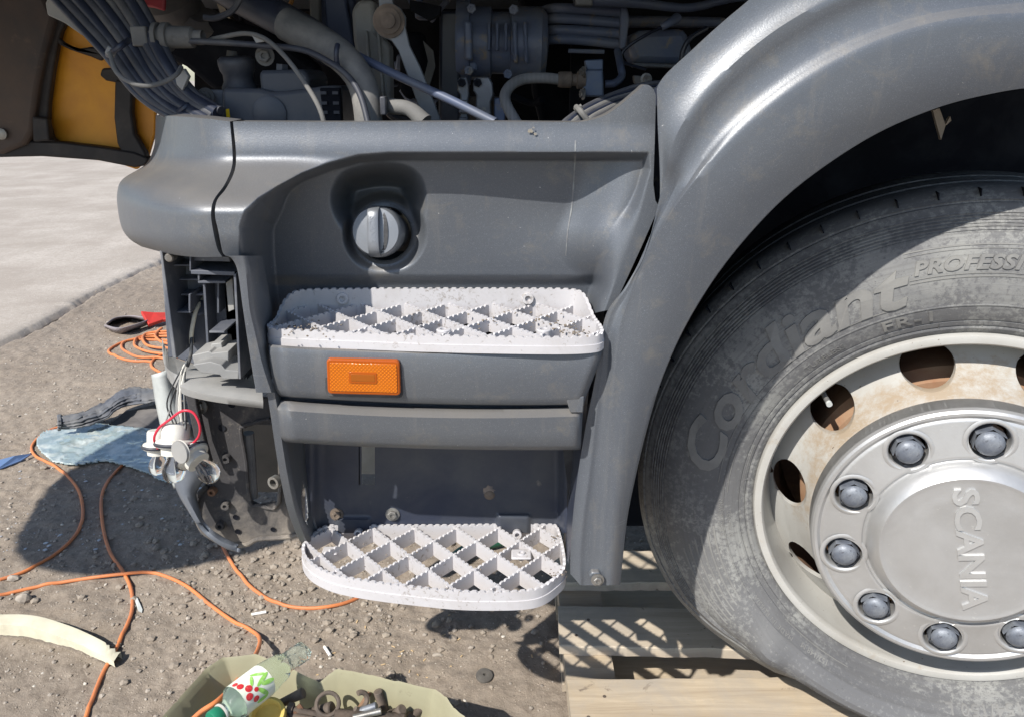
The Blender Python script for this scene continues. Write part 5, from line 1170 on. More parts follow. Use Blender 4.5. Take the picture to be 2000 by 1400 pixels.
# shoulder notches
m_ = MB()
for k in range(60):
    a = 2 * math.pi * k / 60
    if math.degrees(abs(((a + math.pi / 2 + math.pi) % (2 * math.pi)) - math.pi)) < 105: continue
    c = Vector((.4985 * math.cos(a), -.027, .4985 * math.sin(a))); m_.box(c, (.010, .022, .0016), Matrix.Rotation(-a, 3, 'Y'))
WB(m_, 'shoulder_notches', ENGD, tyre, smooth=0)
def surf_n(r_):
    P_ = [p for p in sw[:60] if p[0] < .486 and p[1] > -.014 and (p[0] > .297)]; return np.interp(r_, [p[0] for p in P_], [p[1] for p in P_])
def tyre_text(body, a0, rb, size, h=.0011, bold=.0, shear=0., spacing=1.0, wide=1.0, name='lettering'):
    V, F = text_mesh(body, size, .5, bold, shear, spacing)
    ang = np.radians(a0) - V[:, 0] * wide / rb; rr_ = rb + V[:, 1]
    r_, n_, a_ = deform(rr_, surf_n(rr_), ang); n_ = n_ + np.where(V[:, 2] > 0, h, -.003)
    WB(MB().add(np.stack([r_ * np.cos(a_), n_, r_ * np.sin(a_)], 1), F), name, TLET, tyre, smooth=0)
def arc_ridge(rr0, a0, a1, w_=.0012, h=.0011, name='moulded_line'):
    n = max(8, int(abs(a1 - a0) * 1.2)); rows_ = []
    for off, hh in ((-w_, -.001), (-w_ * .6, h), (w_ * .6, h), (w_, -.001)):
        a = np.radians(np.linspace(a0, a1, n)); r0_ = np.full(n, rr0 + off); r_, n_, a_ = deform(r0_, surf_n(r0_), a); rows_.append(np.stack([r_ * np.cos(a_), n_ + hh, r_ * np.sin(a_)], 1))
    WB(MB().grid(np.array(rows_)), name, TLET, tyre, smooth=30)
tyre_text('Cordiant', 177, .362, .088, .0026, .0022, .25, 1.0, 1.30)
tyre_text('PROFESSIONAL', 108, .402, .0265, .0022, .0009, .25, 1.05, 1.15)
tyre_text('FR-1', 117, .3285, .023, .002, .0004, 0, 1.15, 1.5)
tyre_text('TUBELESS', 138, .3285, .013, .0010, .0, 0, 1.1, 1.1)
tyre_text('315/70R22.5  154/150 L', -36, .329, .0225, .0020, .0003, 0, 1.12, 1.12)
tyre_text('152/148 M', -118, .333, .0125, .0011, .0, 0, 1.0, 1.0)
tyre_text('MADE IN RUSSIA', -130, .338, .0105, .0010, .0, 0, 1.1, 1.1)
tyre_text('0203S1 B2WN2', -166, .350, .0085, .0010, .0, 0, 1.1, 1.1); tyre_text('E1 0062622', -165, .337, .0085, .0010, .0, 0, 1.1, 1.1)
arc_ridge(.434, 109, 60); arc_ridge(.429, 109, 60, .0006); arc_ridge(.3955, 109, 60, .0007); arc_ridge(.391, 109, 60)
arc_ridge(.359, 178, 112, .0008)
for k in range(6): arc_ridge(.366 + k * .0115, 191 + k * 1.2, 213 + k, .0022, .0008)
arc_ridge(.343, 181, 165, .0008); arc_ridge(.319, 181, 165, .0008); arc_ridge(.326, -135, -112, .0006)
def rad_tick(a, r0_, r1_):
    rr_ = np.linspace(r0_, r1_, 4); rows_ = []
    for da, hh in ((-.3, -.001), (0, .0012), (.3, -.001)):
        r_, n_, a_ = deform(rr_, surf_n(rr_), np.full(4, math.radians(a + da))); rows_.append(np.stack([r_ * np.cos(a_), n_ + hh, r_ * np.sin(a_)], 1))
    WB(MB().grid(np.array(rows_)), 'moulded_tick', TYRE, tyre, smooth=0)
for a in (94, 117.5, 104, -134, -113, 177, 148): rad_tick(a, .313, .320)
# rim with hand holes
def grid_holes(prof, seg, holes):
    """holes: list of (angle_deg, radius, half_radial, half_tangential)"""
    A_ = wrap(prof, seg); rr_ = np.array([p[0] for p in prof])[:, None] * np.ones((1, seg)); aa = (np.arange(seg) * 2 * math.pi / seg)[None, :] * np.ones((len(prof), 1))
    nn_ = np.array([p[1] for p in prof]); keep_ = np.ones((len(prof) - 1, seg), bool)
    r2, a2 = rr_.copy(), aa.copy()
    for (ha, hr_, hrad, htan) in holes:
        h0 = math.radians(ha); da = (aa - h0 + math.pi) % (2 * math.pi) - math.pi
        px_, py_ = (rr_ - hr_) / hrad, da * hr_ / htan; f = np.hypot(px_, py_)
        sn_ = (f > .86) & (f < 1.14); r2 = np.where(sn_, hr_ + px_ / np.maximum(f, 1e-6) * hrad, r2); a2 = np.where(sn_, h0 + py_ / np.maximum(f, 1e-6) * htan / hr_, a2)
    n2 = np.interp(r2.ravel(), rr_[::-1, 0] if rr_[0, 0] > rr_[-1, 0] else rr_[:, 0], nn_[::-1] if rr_[0, 0] > rr_[-1, 0] else nn_).reshape(r2.shape)
    rc = (r2[:-1] + r2[1:]) / 2; rc = (rc + np.roll(rc, -1, 1)) / 2
    ac = aa[:-1] + math.pi / seg
    for (ha, hr_, hrad, htan) in holes:
        h0 = math.radians(ha); da = (ac - h0 + math.pi) % (2 * math.pi) - math.pi
        keep_ &= np.hypot((rc - hr_) / hrad, da * hr_ / htan) > .99
    A2 = np.stack([r2 * np.cos(a2), n2, r2 * np.sin(a2)], -1)
    return A2, keep_
hand = [(107.5 + 36 * k, .246, .0265, .0375) for k in range(10)]
def dn(r_): return np.interp(r_, [.200, .215, .235, .255, .268, .276], [.040, .020, -.014, -.044, -.060, -.070])
dprof = [(r_, float(dn(r_))) for r_ in np.linspace(.276, .198, 40)]
A2, kp2 = grid_holes(dprof, 400, hand); m_ = MB(); m_.grid(A2, False, True, keep=kp2)
m_.grid(wrap([(.290, -.10), (.287, -.04), (.2845, -.004), (.285, .004), (.288, .0085), (.294, .0095), (.299, .0085), (.3015, .004), (.302, -.004), (.300, -.012)], 200), False, True)
m_.grid(wrap([(.2845, -.004), (.282, -.030), (.279, -.055), (.2765, -.066), (.276, -.0702)], 200), False, True)
rim = WB(m_, 'rim', RIM, smooth=40)
for (ha, hr_, hrad, htan) in hand:    # hole thickness
    rows_ = []
    for k in range(36):
        t = 2 * math.pi * k / 36; r_ = hr_ + hrad * math.cos(t); a = math.radians(ha) + htan * math.sin(t) / hr_; n_ = float(dn(r_))
        r_b = hr_ + (hrad * .97) * math.cos(t)
        rows_.append([(r_ * math.cos(a), n_ + .0008, r_ * math.sin(a)), (r_b * math.cos(a), n_ - .002, r_b * math.sin(a)), (r_b * math.cos(a), n_ - .012, r_b * math.sin(a))])
    WB(MB().grid(np.array(rows_), True), 'hand_hole_edge', RIM, rim, smooth=40)
WB(MB().grid(wrap([(.15, -.05), (.208, -.055), (.226, -.075), (.228, -.26)], 80), False, True), 'brake_drum', mat('orange_rust_drum', (.30, .19, .115), .8, 0, (.26, .13, .07), 18, .4, .65), smooth=40)
WB(MB().grid(wrap([(.296, -.02), (.285, -.10), (.262, -.14), (.262, -.25), (.05, -.26)], 80), False, True), 'rim_barrel', mat('rusty_barrel', (.10, .06, .04), .8, 0, (.2, .12, .07), 20, .4, .7), rim, smooth=40)
va = math.radians(141); m_ = MB().tube([(.283 * math.cos(va), -.035, .283 * math.sin(va)), (.276 * math.cos(va), -.02, .276 * math.sin(va)), (.266 * math.cos(va), .002, .266 * math.sin(va))], .0042, 12, 4)
WB(m_, 'valve', DUSTY); WB(MB().cyl((.266 * math.cos(va), .001, .266 * math.sin(va)), (.2645 * math.cos(va), .006, .2645 * math.sin(va)), .0046, 12), 'valve_cap', PALE)
# hub cap with ten nut openings
nph = math.degrees(5.334)
nuts = [(nph - 36 * k, .1675, .0268, .0268) for k in range(10)]
hp = [(.213, .012), (.2135, .034), (.2130, .044), (.2105, .0495), (.2070, .0520), (.2030, .0520), (.2000, .0500), (.1985, .0490), (.1965, .0498)]
hp += [(r_, .0505 + .006 * (.1965 - r_) / .055) for r_ in np.linspace(.195, .142, 30)]
hp += [(.1400, .0560), (.1380, .0530), (.1350, .0520), (.1330, .0540), (.1310, .0600), (.1285, .0650), (.1200, .0735), (.1170, .0755), (.1130, .0750), (.1100, .0742), (.09, .0755), (.06, .077), (.03, .078), (.0001, .078)]
A2, kp2 = grid_holes(hp, 400, nuts)
A2 = A2 + np.array([0, .021, 0])
hub = WB(MB().grid(A2, False, True, keep=kp2), 'hub_cap', HUBM, smooth=28)
for (ha, hr_, a_, b_) in nuts:
    rows_ = []; ca, sa = math.cos(math.radians(ha)), math.sin(math.radians(ha)); cx_, cz_ = hr_ * ca, hr_ * sa
    for k in range(36):
        t = 2 * math.pi * k / 36
        rows_.append([(cx_ + q_ * math.cos(t), n_, cz_ + q_ * math.sin(t)) for q_, n_ in ((.0345, .0755), (.0310, .0770), (.0285, .0765), (.0268, .0740), (.0262, .0690), (.0262, .045))])
    WB(MB().grid(np.array(rows_), True), 'nut_opening', HUBM, hub, smooth=60)
V, F = text_mesh('SCANIA', .046, .5, .0011, 0, 1.0, 'CENTER')
ta = math.radians(-90 + 14); co_, si_ = math.cos(ta), math.sin(ta)
VV = np.stack([V[:, 0] * 1.22, V[:, 1] - .016], 1); X_ = VV[:, 0] * co_ - VV[:, 1] * si_ + .002; Z_ = VV[:, 0] * si_ + VV[:, 1] * co_ + .004
rr_ = np.hypot(X_, Z_); nn_ = np.interp(rr_, [0, .03, .06, .09, .11], [.099, .099, .098, .0965, .0952]) + np.where(V[:, 2] > 0, .0030, -.002)
WB(MB().add(np.stack([X_, nn_, Z_], 1), F), 'lettering', mat('rubbed_letter_alloy', (.56, .56, .55), .42, .6, (.48, .48, .47), 20, .4, .7), hub, smooth=0)
# nuts: shared mesh
nb = MB(); hexr = .0222
nb.lathe([(hexr, -.02), (hexr, .012), (hexr * .97, .015)], (0, 0, 0), (0, 1, 0), 6)
dome = [(hexr * .84, .0145), (hexr * .80, .0165), (hexr * .70, .0190), (hexr * .55, .0212), (hexr * .33, .0226), (hexr * .15, .0230), (.0001, .0231)]
nb.lathe(dome, (0, 0, 0), (0, 1, 0), 24)
n0 = nb.build('wheel_nut', NUTM, None, smooth=30)
for k, (ha, hr_, a_, b_) in enumerate(nuts):
    o_ = n0 if k == 0 else n0.copy()
    if k: COL.objects.link(o_)
    o_.parent = wheel; a = math.radians(ha); j = .0016
    o_.location = (hr_ * math.cos(a) + random.uniform(-j, j), .066, hr_ * math.sin(a) + random.uniform(-j, j)); o_.rotation_euler = (random.uniform(-.06, .06), random.uniform(0, 1), random.uniform(-.06, .06))

# =================================================================== PALLET
PAL = empty('pallet', (.45, 1.3, 0), 'pale wooden pallet under the flat front tyre', 'pallet')
PZ = .141
def plank(name, x0, x1, y0, y1, z0, z1, rot=0.0, seed=0, wm=None):
    r = random.Random(seed); n = 24; nx2 = int((x1 - x0) / .02) + 2; cx_, cy_ = x0, (y0 + y1) / 2
    if (x1 - x0) < (y1 - y0): nx2 = 4
    xs_ = np.linspace(x0, x1, nx2); f0 = y0 + .0022 * np.array([r.uniform(-1, 1) for _ in xs_]); f1 = y1 + .0015 * np.array([r.uniform(-1, 1) for _ in xs_])
    ring_ = np.array([[(x, a, z0) for x, a in zip(xs_, f0)], [(x, a, z1 - .0015) for x, a in zip(xs_, f0)], [(x, a + .0018, z1 + .0006 * r.random()) for x, a in zip(xs_, f0)], [(x, a - .0018, z1) for x, a in zip(xs_, f1)], [(x, a, z1 - .0015) for x, a in zip(xs_, f1)], [(x, a, z0) for x, a in zip(xs_, f1)]])
    c, s_ = math.cos(rot), math.sin(rot); q_ = ring_.copy(); q_[..., 0] = cx_ + (ring_[..., 0] - cx_) * c - (ring_[..., 1] - cy_) * s_; q_[..., 1] = cy_ + (ring_[..., 0] - cx_) * s_ + (ring_[..., 1] - cy_) * c
    m_ = MB(); m_.grid(q_, True); n_ = len(xs_)
    m_.f.append(tuple(k * n_ for k in range(6))); m_.f.append(tuple(k * n_ + n_ - 1 for k in range(5, -1, -1)))
    return m_.build(name, wm or WOOD, PAL, smooth=0)
plank('deck_board', .108, 1.35, 1.055, 1.195, PZ - .022, PZ, R(.8), 1)
plank('deck_board', .100, 1.35, 1.288, 1.418, PZ - .022, PZ, R(-1.8), 2, WOODG)
plank('deck_board', .10, 1.35, 1.500, 1.630, PZ - .022, PZ, 0, 3, WOODG)
plank('deck_board', .12, 1.35, .86, .985, PZ - .022, PZ, R(.5), 5)
for x0 in (.108, .63, 1.2): plank('cross_board', x0, x0 + .098, .86, 1.665, PZ - .0455, PZ - .0232, 0, 6)
for x0 in (.112, .635, 1.205):
    for y0 in (.87, 1.30, 1.54): plank('block', x0, x0 + .09, y0, y0 + .10, .024, PZ - .0465, 0, 8)
for y0 in (.87, 1.31, 1.54): plank('bottom_board', .108, 1.35, y0, y0 + .098, .002, .022, 0, 9)
for x, y in ((.135, 1.32), (.165, 1.37), (.14, 1.10), (.175, 1.15), (.15, 1.55)):
    MB().lathe([(.0035, 0), (.0033, .0008), (.0001, .001)], (x, y, PZ + .0002), (0, 0, 1), 10).build('nail_head', RUSTB, PAL)
DW = mat('ragged_wrap', (.50, .47, .42), .7, 0, (.36, .33, .29), 20, .4, .7, bump=.5, bscale=60)
wr_ = MB(); rows_ = []
for k, (x, y) in enumerate([(1070, 1180), (1086, 1232), (1104, 1275), (1118, 1330), (1136, 1380), (1150, 1420)]):
    rows_.append([gd(x - 2 + cr.uniform(-4, 4), y, .10), gd(x + 8 + cr.uniform(-3, 3), y, .118), gd(x + 18, y, .121)])
# =================================================================== LOOSE THINGS ON THE GROUND
def gp(px, py, h=0.0):
    x, y, _ = gd(px, py, h); z = gz(x, y); x, y, _ = gd(px, py, z + h); return (x, y, gz(x, y) + h)
def cable(name, pix, label, r_=.0046, n=10, lift=0):
    base = [gp(p[0], p[1], (p[2] if len(p) > 2 else 0) + r_ * .8) for p in pix]
    P_ = crom(base, n); P_ = resample(P_, int(len(P_) * 2.5)); 
    hs_ = dirt_h(P_[:, 0], P_[:, 1]); 
    P_[:, 2] = np.maximum(P_[:, 2], hs_ + r_ * .6)
    k_ = np.ones(5) / 5; P_[2:-2, 2] = np.convolve(P_[:, 2], k_, 'valid')
    return tag(MB().tube(P_, r_, 10, raw=True).build(name, CABLE, None), label, 'cable', 'orange extension cables')
cable('extension_cable', [(0, 1132), (50, 1112), (110, 1080), (150, 1040), (162, 1000), (150, 950), (110, 912), (72, 892), (62, 872), (80, 850), (110, 835), (160, 828)], 'orange cable making a bend round the broken glass sheet at the far left')
cable('extension_cable', [(300, 870), (262, 890), (222, 925), (200, 965), (200, 1020), (214, 1075), (240, 1115), (256, 1150), (258, 1190), (244, 1230), (222, 1275), (196, 1325), (168, 1400), (150, 1450)], 'orange cable running down the dirt from the bulb holders, crossed by another')
cable('extension_cable', [(-20, 1166), (60, 1148), (150, 1132), (240, 1118, .008), (300, 1118), (360, 1142), (410, 1180), (455, 1212), (490, 1230), (507, 1246, .02), (500, 1275, .06), (470, 1320, .13), (430, 1362, .175), (390, 1392, .17), (350, 1430, .16)], 'orange cable arching from the left edge over the khaki container')
cable('extension_cable', [(424, 1040), (438, 1072), (460, 1110), (490, 1145), (530, 1172), (580, 1186), (640, 1184), (700, 1166), (770, 1120), (800, 1095), (840, 1060), (900, 1030)], 'orange cable lying in a curve under the lower white step')
coil = []
for k in range(5):
    cx_, cy_, rx_, ry_ = 262 + 12 * k, 690 - 7 * k, 78 - 10 * k, 22 - 1.5 * k
    for a in np.linspace(0, 2 * math.pi, 12, endpoint=False): coil.append((cx_ + 30 + rx_ * math.cos(a + 1.5) + cr.uniform(-4, 4), cy_ - 6 + ry_ * math.sin(a + 1.5) + cr.uniform(-2, 2), .004 * k))
cable('extension_cable', coil[:54] + [(300, 655), (330, 650), (380, 652)], 'orange cable coiled in loose loops behind the headlight frame', .0062, 6)
cable('extension_cable', [(330, 690), (302, 700), (296, 715), (318, 730), (345, 745)], 'short orange cable loop just left of the headlight frame', .006, 6)

# red and grey trowel like scoop
sc_ = empty('hand_scoop', gp(262, 640), 'grey loop shaped tool with a red handle lying beside the coiled cable', 'tool')
L_ = [gp(206, 634, .01), gp(215, 622, .05), (gp(245, 616, .06)), gp(285, 620, .05)]
a_ = resample(crom([gp(206, 640, .0), gp(232, 652, .0), gp(262, 646, .0), gp(288, 634, .01)], 6), 20); b_ = resample(crom([gp(204, 634, .045), gp(232, 640, .05), gp(262, 634, .05), gp(288, 624, .045)], 6), 20)
c_ = resample(crom([gp(206, 632, .045), gp(225, 620, .05), gp(256, 616, .05), gp(286, 620, .045)], 6), 20); d_ = resample(crom([gp(208, 634, .004), gp(228, 626, .0), gp(256, 622, .0), gp(286, 628, .0)], 6), 20)
GT = mat('grey_strap', (.30, .27, .28), .5, 0, (.22, .2, .21), 12)
MB().grid(np.array([a_, b_])).build('loop', GT, sc_, solid=.004); MB().grid(np.array([c_, d_])).build('loop', GT, sc_, solid=.004)
MB().add([gp(275, 614, .06), gp(300, 616, .05), gp(345, 616, .03), gp(345, 628, .02), gp(318, 630, .02), gp(290, 640, .01)], [(0, 1, 2, 3, 4, 5)]).build('handle', REDP, sc_, solid=.02, bevel=.004, smooth=0)

# ribbed rubber mat
A = []
topc = crom([(112, 812, .03), (150, 806, .03), (200, 788, .03), (236, 764, .05), (262, 756, .05), (330, 760, .04), (400, 764, .04)], 8); botc = crom([(112, 838, .0), (150, 836, .0), (200, 822, .01), (230, 800, .03), (262, 790, .03), (330, 782, .05), (400, 780, .05)], 8)
topc = resample(topc, 120); botc = resample(botc, 120); rows_ = []
for k in range(13):
    t = k / 12; row = []
    for i in range(120):
        p = topc[i] * (1 - t) + botc[i] * t; rib = .0025 * (1 if (k % 2 and i < 70) else 0); edge_ = .008 if (k in (0, 12) or i < 3) else 0
        row.append(gp(p[0], p[1], p[2] + .022 + .015 * math.sin(math.pi * t) + rib + edge_))
    rows_.append(row)
mt = MB().grid(np.array(rows_)).build('rubber_mat', MATG, None, smooth=40, solid=.006); tag(mt, 'grey ribbed rubber mat strip lying on the broken glass sheet', 'mat')
tag(MB().add([gp(205, 835, .004), gp(245, 802, .02), (gp(330, 784, .05)), gp(380, 790, .06), gp(370, 850, .01), gp(300, 838, .008), gp(250, 840, .004)], [(0, 1, 2, 3, 4, 5, 6)]).build('dark_rag', mat('dark_cloth', (.09, .085, .085), .9, 0, (.15, .14, .135), 10), None, smooth=0, solid=.006), 'dark cloth panel tucked below the rubber mat beside the glass sheet', 'cloth')
# broken windscreen sheet
out = [(70, 866), (88, 846), (130, 836), (200, 832), (270, 838), (340, 850), (370, 880), (372, 935), (330, 945), (288, 928), (240, 912), (200, 904), (150, 912), (110, 906), (84, 890)]
poly = [(x, y) for x, y in crom([(x, y, 0) for x, y in out], 3, True)[:, :2]]
gx3, gy3 = np.meshgrid(np.arange(64, 382, 3.0), np.arange(826, 952, 2.2), indexing='ij'); dd = sdf(poly, gx3, gy3)
kp3 = dd[:-1, :-1] > 0; hh = .004 + .014 * fbm(gx3 / 40, gy3 / 12, 3, 90) + .004 * fbm(gx3 / 7, gy3 / 4, 2, 91)
P3 = np.stack([np.vectorize(lambda a, b: gd(a, b)[0])(gx3, gy3), np.vectorize(lambda a, b: gd(a, b)[1])(gx3, gy3), hh], -1)
tag(MB().grid(P3, keep=kp3).build('broken_windscreen', WSG, None, smooth=12, solid=.005), 'crazed blue green windscreen glass sheet lying flat on the dirt', 'glass')
sh = MB().add([gp(-20, 902, .004), gp(30, 890, .02), gp(62, 884, .015), gp(40, 900, .006), gp(-10, 918, .004)], [(0, 1, 2, 3, 4)]).build('glass_shard', mat('blue_glass_shard', (.10, .16, .30), .1, coat=.6), None, smooth=0, solid=.004)
tag(sh, 'narrow blue glass shard at the left edge beside the broken windscreen', 'glass')
# cream strip
a_ = resample(crom([gp(-30, 1198, .03), gp(60, 1200, .035), gp(130, 1218, .035), (gp(190, 1245, .03)), gp(236, 1272, .02)], 8), 70); b_ = resample(crom([gp(-30, 1220, .03), gp(50, 1222, .035), gp(110, 1240, .03), gp(170, 1264, .025), gp(222, 1290, .02)], 8), 70)
b_[:, 1] += .003 * (fbm(np.arange(70) * .3, np.zeros(70), 3, 5) - .5); c_ = b_.copy(); c_[:, 2] = [gz(p[0], p[1]) + .004 for p in b_]; d_ = a_.copy(); d_[:, 2] -= .02
for i in range(8): a_[-1 - i, 1] -= .004 * (i % 3)
tag(MB().grid(np.array([d_, a_, a_ * .7 + b_ * .3 + np.array([0, 0, .002]), b_, c_])).build('foam_strip', STRIP, None, smooth=30), 'long cream foam strip with torn edges lying on the dirt at lower left', 'strip')
# stones one can pick out
def stone(pix, s_, label):
    c = gp(*pix); bm = bmesh.new(); bmesh.ops.create_icosphere(bm, subdivisions=2, radius=1)
    r = random.Random(pix[0])
    for v_ in bm.verts: v_.co = Vector((v_.co.x * s_[0], v_.co.y * s_[1], v_.co.z * s_[2])) * (1 + r.uniform(-.14, .14))
    me_ = bpy.data.meshes.new('stone'); bm.to_mesh(me_); bm.free(); me_.materials.append(STONE); o_ = bpy.data.objects.new('stone', me_); COL.objects.link(o_); o_.location = (c[0], c[1], c[2] + s_[2] * .5)
    tag(o_, label, 'stone')
stone((47, 1172), (.019, .014, .014), 'brown stone casting a shadow above the left end of the cream strip')
stone((26, 1132), (.016, .011, .008), 'flat pale stone lying against the cable at the left edge')
stone((1045, 1236), (.010, .008, .006), 'small dark stone in the shade under the lower step'); stone((888, 1232), (.006, .005, .005), 'pea sized grey stone below the front rim of the lower step')
stone((855, 1280), (.012, .006, .005), 'long lumpy clod lying right of the two cigarette butts'); stone((920, 1330 - 65), (.007, .005, .004), 'small clod above the rubber grommet')
# cigarette butts
def butt(p0, p1, label):
    a, b = Vector(gp(*p0, .005)), Vector(gp(*p1, .005)); m_ = MB().cyl(a, b, .0036, 12); o_ = m_.build('cigarette_butt', PAPER, None); tag(o_, label, 'cigarette butt', 'cigarette butts')
    MB().cyl(a + (b - a) * .0 + Vector((0, 0, 0)), a + (b - a) * -.05, .0034, 12).build('filter_end', mat('filter', (.75, .68, .5), .9) if 'filter' not in bpy.data.materials else bpy.data.materials['filter'], o_)
butt((492, 1199), (520, 1194), 'cigarette butt lying level left of the lower step'); butt((634, 1262), (645, 1279), 'cigarette butt lying upright in the picture above the plastic bottle')
tag(MB().add([gp(262, 1168, .003), gp(268, 1166, .006), gp(278, 1188, .004), (gp(277, 1195, .003)), gp(270, 1192, .003)], [(0, 1, 2, 3, 4)]).build('plastic_sliver', PALE, None, smooth=0, solid=.002), 'thin clear plastic sliver beside the long vertical cable', 'litter')
for k in range(26):
    x, y = cr.uniform(20, 1000), cr.uniform(560, 1320)
    if 300 < x < 620 and y < 1080: continue
wd_ = mat('wood_splinter', (.62, .45, .25), .8)
m_ = MB(); cr2 = random.Random(8)
for k in range(26):
    x, y = cr2.gauss(760, 110), cr2.gauss(1262, 34)
    if y < 1195 or y > 1330: continue
    c = Vector(gp(x, y, .002)); m_.box(c, (cr2.uniform(.004, .011), cr2.uniform(.0015, .003), .001), Matrix.Rotation(cr2.uniform(0, 3), 3, 'Z'))
kind(m_.build('wood_splinters', wd_, None, smooth=0), 'stuff')
m_ = MB()
for k in range(130):
    x, y = cr2.uniform(0, 310), cr2.uniform(560, 960); c = Vector(gp(x, y, .002)); s_ = cr2.uniform(.003, .010)
    m_.box(c, (s_, s_ * cr2.uniform(.3, .8), .0012), Matrix.Rotation(cr2.uniform(0, 3), 3, 'Z'))
kind(m_.build('pale_chips', LIGHTST, None, smooth=0), 'stuff')
# grommet
g = gp(946, 1322); tag(MB().lathe([(.0185, 0), (.0195, .004), (.018, .008), (.012, .0095), (.006, .010), (.0035, .0095), (.0032, .002), (.0001, .002)], (g[0], g[1], g[2] + .001), (.1, -.15, 1), 32).build('rubber_grommet', RUBG, None), 'round rubber grommet with a centre hole lying on the dirt', 'grommet')
# green item under the lower step
c = gp(905, 1072); tag(MB().tube([gp(880, 1096, .02), gp(905, 1076, .025), gp(940, 1064, .02), gp(985, 1054, .02)], .016, 14).build('green_hose_piece', GREENP, None), 'dark green tube seen through the lower step lattice', 'hose')

# =================================================================== KHAKI CONTAINER WITH BOLTS AND BOTTLE
CR_ = empty('cut_container', (-.28, .9, 0), 'khaki plastic container cut open and holding rusty bolts', 'container')
rim_px = [(300, 1418), (345, 1370), (400, 1308), (435, 1285), (498, 1277), (560, 1290), (620, 1308), (659, 1306), (720, 1318), (778, 1331), (848, 1346), (872, 1362), (886, 1382), (910, 1402), (940, 1470), (800, 1600), (500, 1640), (300, 1560)]
ZR = .19; rimw = np.array([gd(x, y, ZR) for x, y in rim_px]); cen = rimw.mean(0)
rimw[6, 2] -= .03; rimw[5, 2] -= .015
def ringl(z, k): q_ = cen + (rimw - cen) * k; q_[:, 2] = z; return q_
dense_ring = lambda r_: np.concatenate([r_[i][None] * (1 - t) + r_[(i + 1) % len(r_)][None] * t for i in range(len(r_)) for t in (0, .12, .5, .88)])
R0 = dense_ring(rimw); wob = .003 * np.array([random.random() for _ in R0]); R0[:, 2] += wob
rows_ = [dense_ring(ringl(.004, .86)), dense_ring(ringl(.08, .90)), dense_ring(ringl(.15, .955)), R0 - np.array([0, 0, .008]), R0]
lipo = cen + (R0 - cen) * 1.02; lipo[:, 2] = R0[:, 2] - .004; inn = [cen + (R0 - cen) * .975]; inn[0][:, 2] = R0[:, 2] - .006
inn += [dense_ring(ringl(.10, .90)), dense_ring(ringl(.012, .84))]
m_ = MB().grid(np.array(rows_ + inn), False, True); nR = len(R0)
m_.add(dense_ring(ringl(.012, .84)), [tuple(range(nR))]); m_.build('container_wall', KHAKI, CR_, smooth=35)
# bent up flap on the right wall
# heap of bolts, studs and rings
def on(px, py, z): return Vector(gd(px, py, z))
def shaft(label, p0, p1, r_, m, thread=True, head=None, cat='bolt'):
    a, b = Vector(p0), Vector(p1); L2 = (b - a).length; pr = []
    if thread:
        nT = int(L2 / .0022)
        for k in range(nT): pr += [(r_, k * L2 / nT), (r_ * .90, (k + .5) * L2 / nT)]
    pr += [(r_, L2), (r_ * .8, L2 + r_ * .15), (.0001, L2 + r_ * .15)]; pr = [(.0001, -.0005), (r_ * .8, -.0005)] + pr
    e_ = MB().lathe(pr, a, b - a, 16); o_ = e_.build('rusty_bolt', m, None, smooth=25); tag(o_, label, cat, 'bolts and studs heaped in the khaki container')
    if head: MB().lathe([(head, -.010), (head, .001)], a, b - a, 6, True, True).build('hex_head', m, o_, bevel=.001)
    return o_
shaft('thick rusty shaft leaning up from under the bottle', on(550, 1372, .15), on(592, 1352, .17), .010, RUSTB, False)
shaft('long threaded spring like stud lying level in the container', on(656, 1394, .15), on(790, 1404, .15), .011, RUSTB, True)
shaft('threaded bolt standing up against the back wall of the container', on(752, 1390, .12), on(738, 1350, .17), .0085, RUSTB, True)
shaft('dark steel stud end pointing out of the heap', on(690, 1392, .15), on(735, 1378, .165), .0075, NUTM, False)
shaft('brown bolt with hex head next to the yellow cap', on(572, 1385, .16), on(640, 1400, .15), .007, RUSTB, True, .012)
shaft('short rusty bolt at the right end of the heap', on(770, 1396, .14), on(785, 1385, .16), .010, RUSTB, False, .014)
shaft('smooth brown pin lying at the front of the heap', on(560, 1398, .15), on(610, 1412, .15), .012, RUSTB, False)
shaft('rusty stud crossing below the bottle label', on(535, 1384, .14), on(565, 1396, .15), .008, RUSTB, True)
shaft('fat brown bushing with a dark end under the flat rusty ring', on(600, 1396, .13), on(648, 1384, .15), .014, RUSTB, False)
shaft('thin rusty rod poking out between the clamp and the back wall', on(700, 1386, .14), on(722, 1352, .16), .005, RUST, True)
shaft('stubby brown bolt lying against the right wall of the container', on(806, 1398, .13), on(826, 1380, .14), .008, RUSTB, True, .012)
shaft('grey worn pin crossing over the spring like stud', on(690, 1400, .165), on(744, 1388, .17), .006, STEEL, False)
shaft('rust red bolt head down beside the yellow cap', on(566, 1402, .15), on(590, 1380, .16), .009, RUST, True, .015)
shaft('dark greasy bar along the lower frame edge of the heap', on(590, 1408, .14), on(700, 1412, .14), .014, RUBG, False)
def ringthing(px, py, z, R1, r_, ax, label, m=RUSTB, arc=6.28):
    ax = Vector(ax).normalized(); u_ = ax.orthogonal().normalized(); v_ = ax.cross(u_); c = on(px, py, z)
    o_ = MB().tube([c + (u_ * math.cos(a) + v_ * math.sin(a)) * R1 for a in np.linspace(0, arc, 26)], r_, 8, 1, raw=True).build('metal_ring', m, None); tag(o_, label, 'ring')
ringthing(640, 1374, .165, .020, .004, (.2, -.5, .8), 'flat rusty ring lying on top of the bolt heap'); ringthing(703, 1368, .17, .015, .005, (.6, -.6, .3), 'open rusty pipe clamp standing on the bolt heap', RUSTB, 4.2)
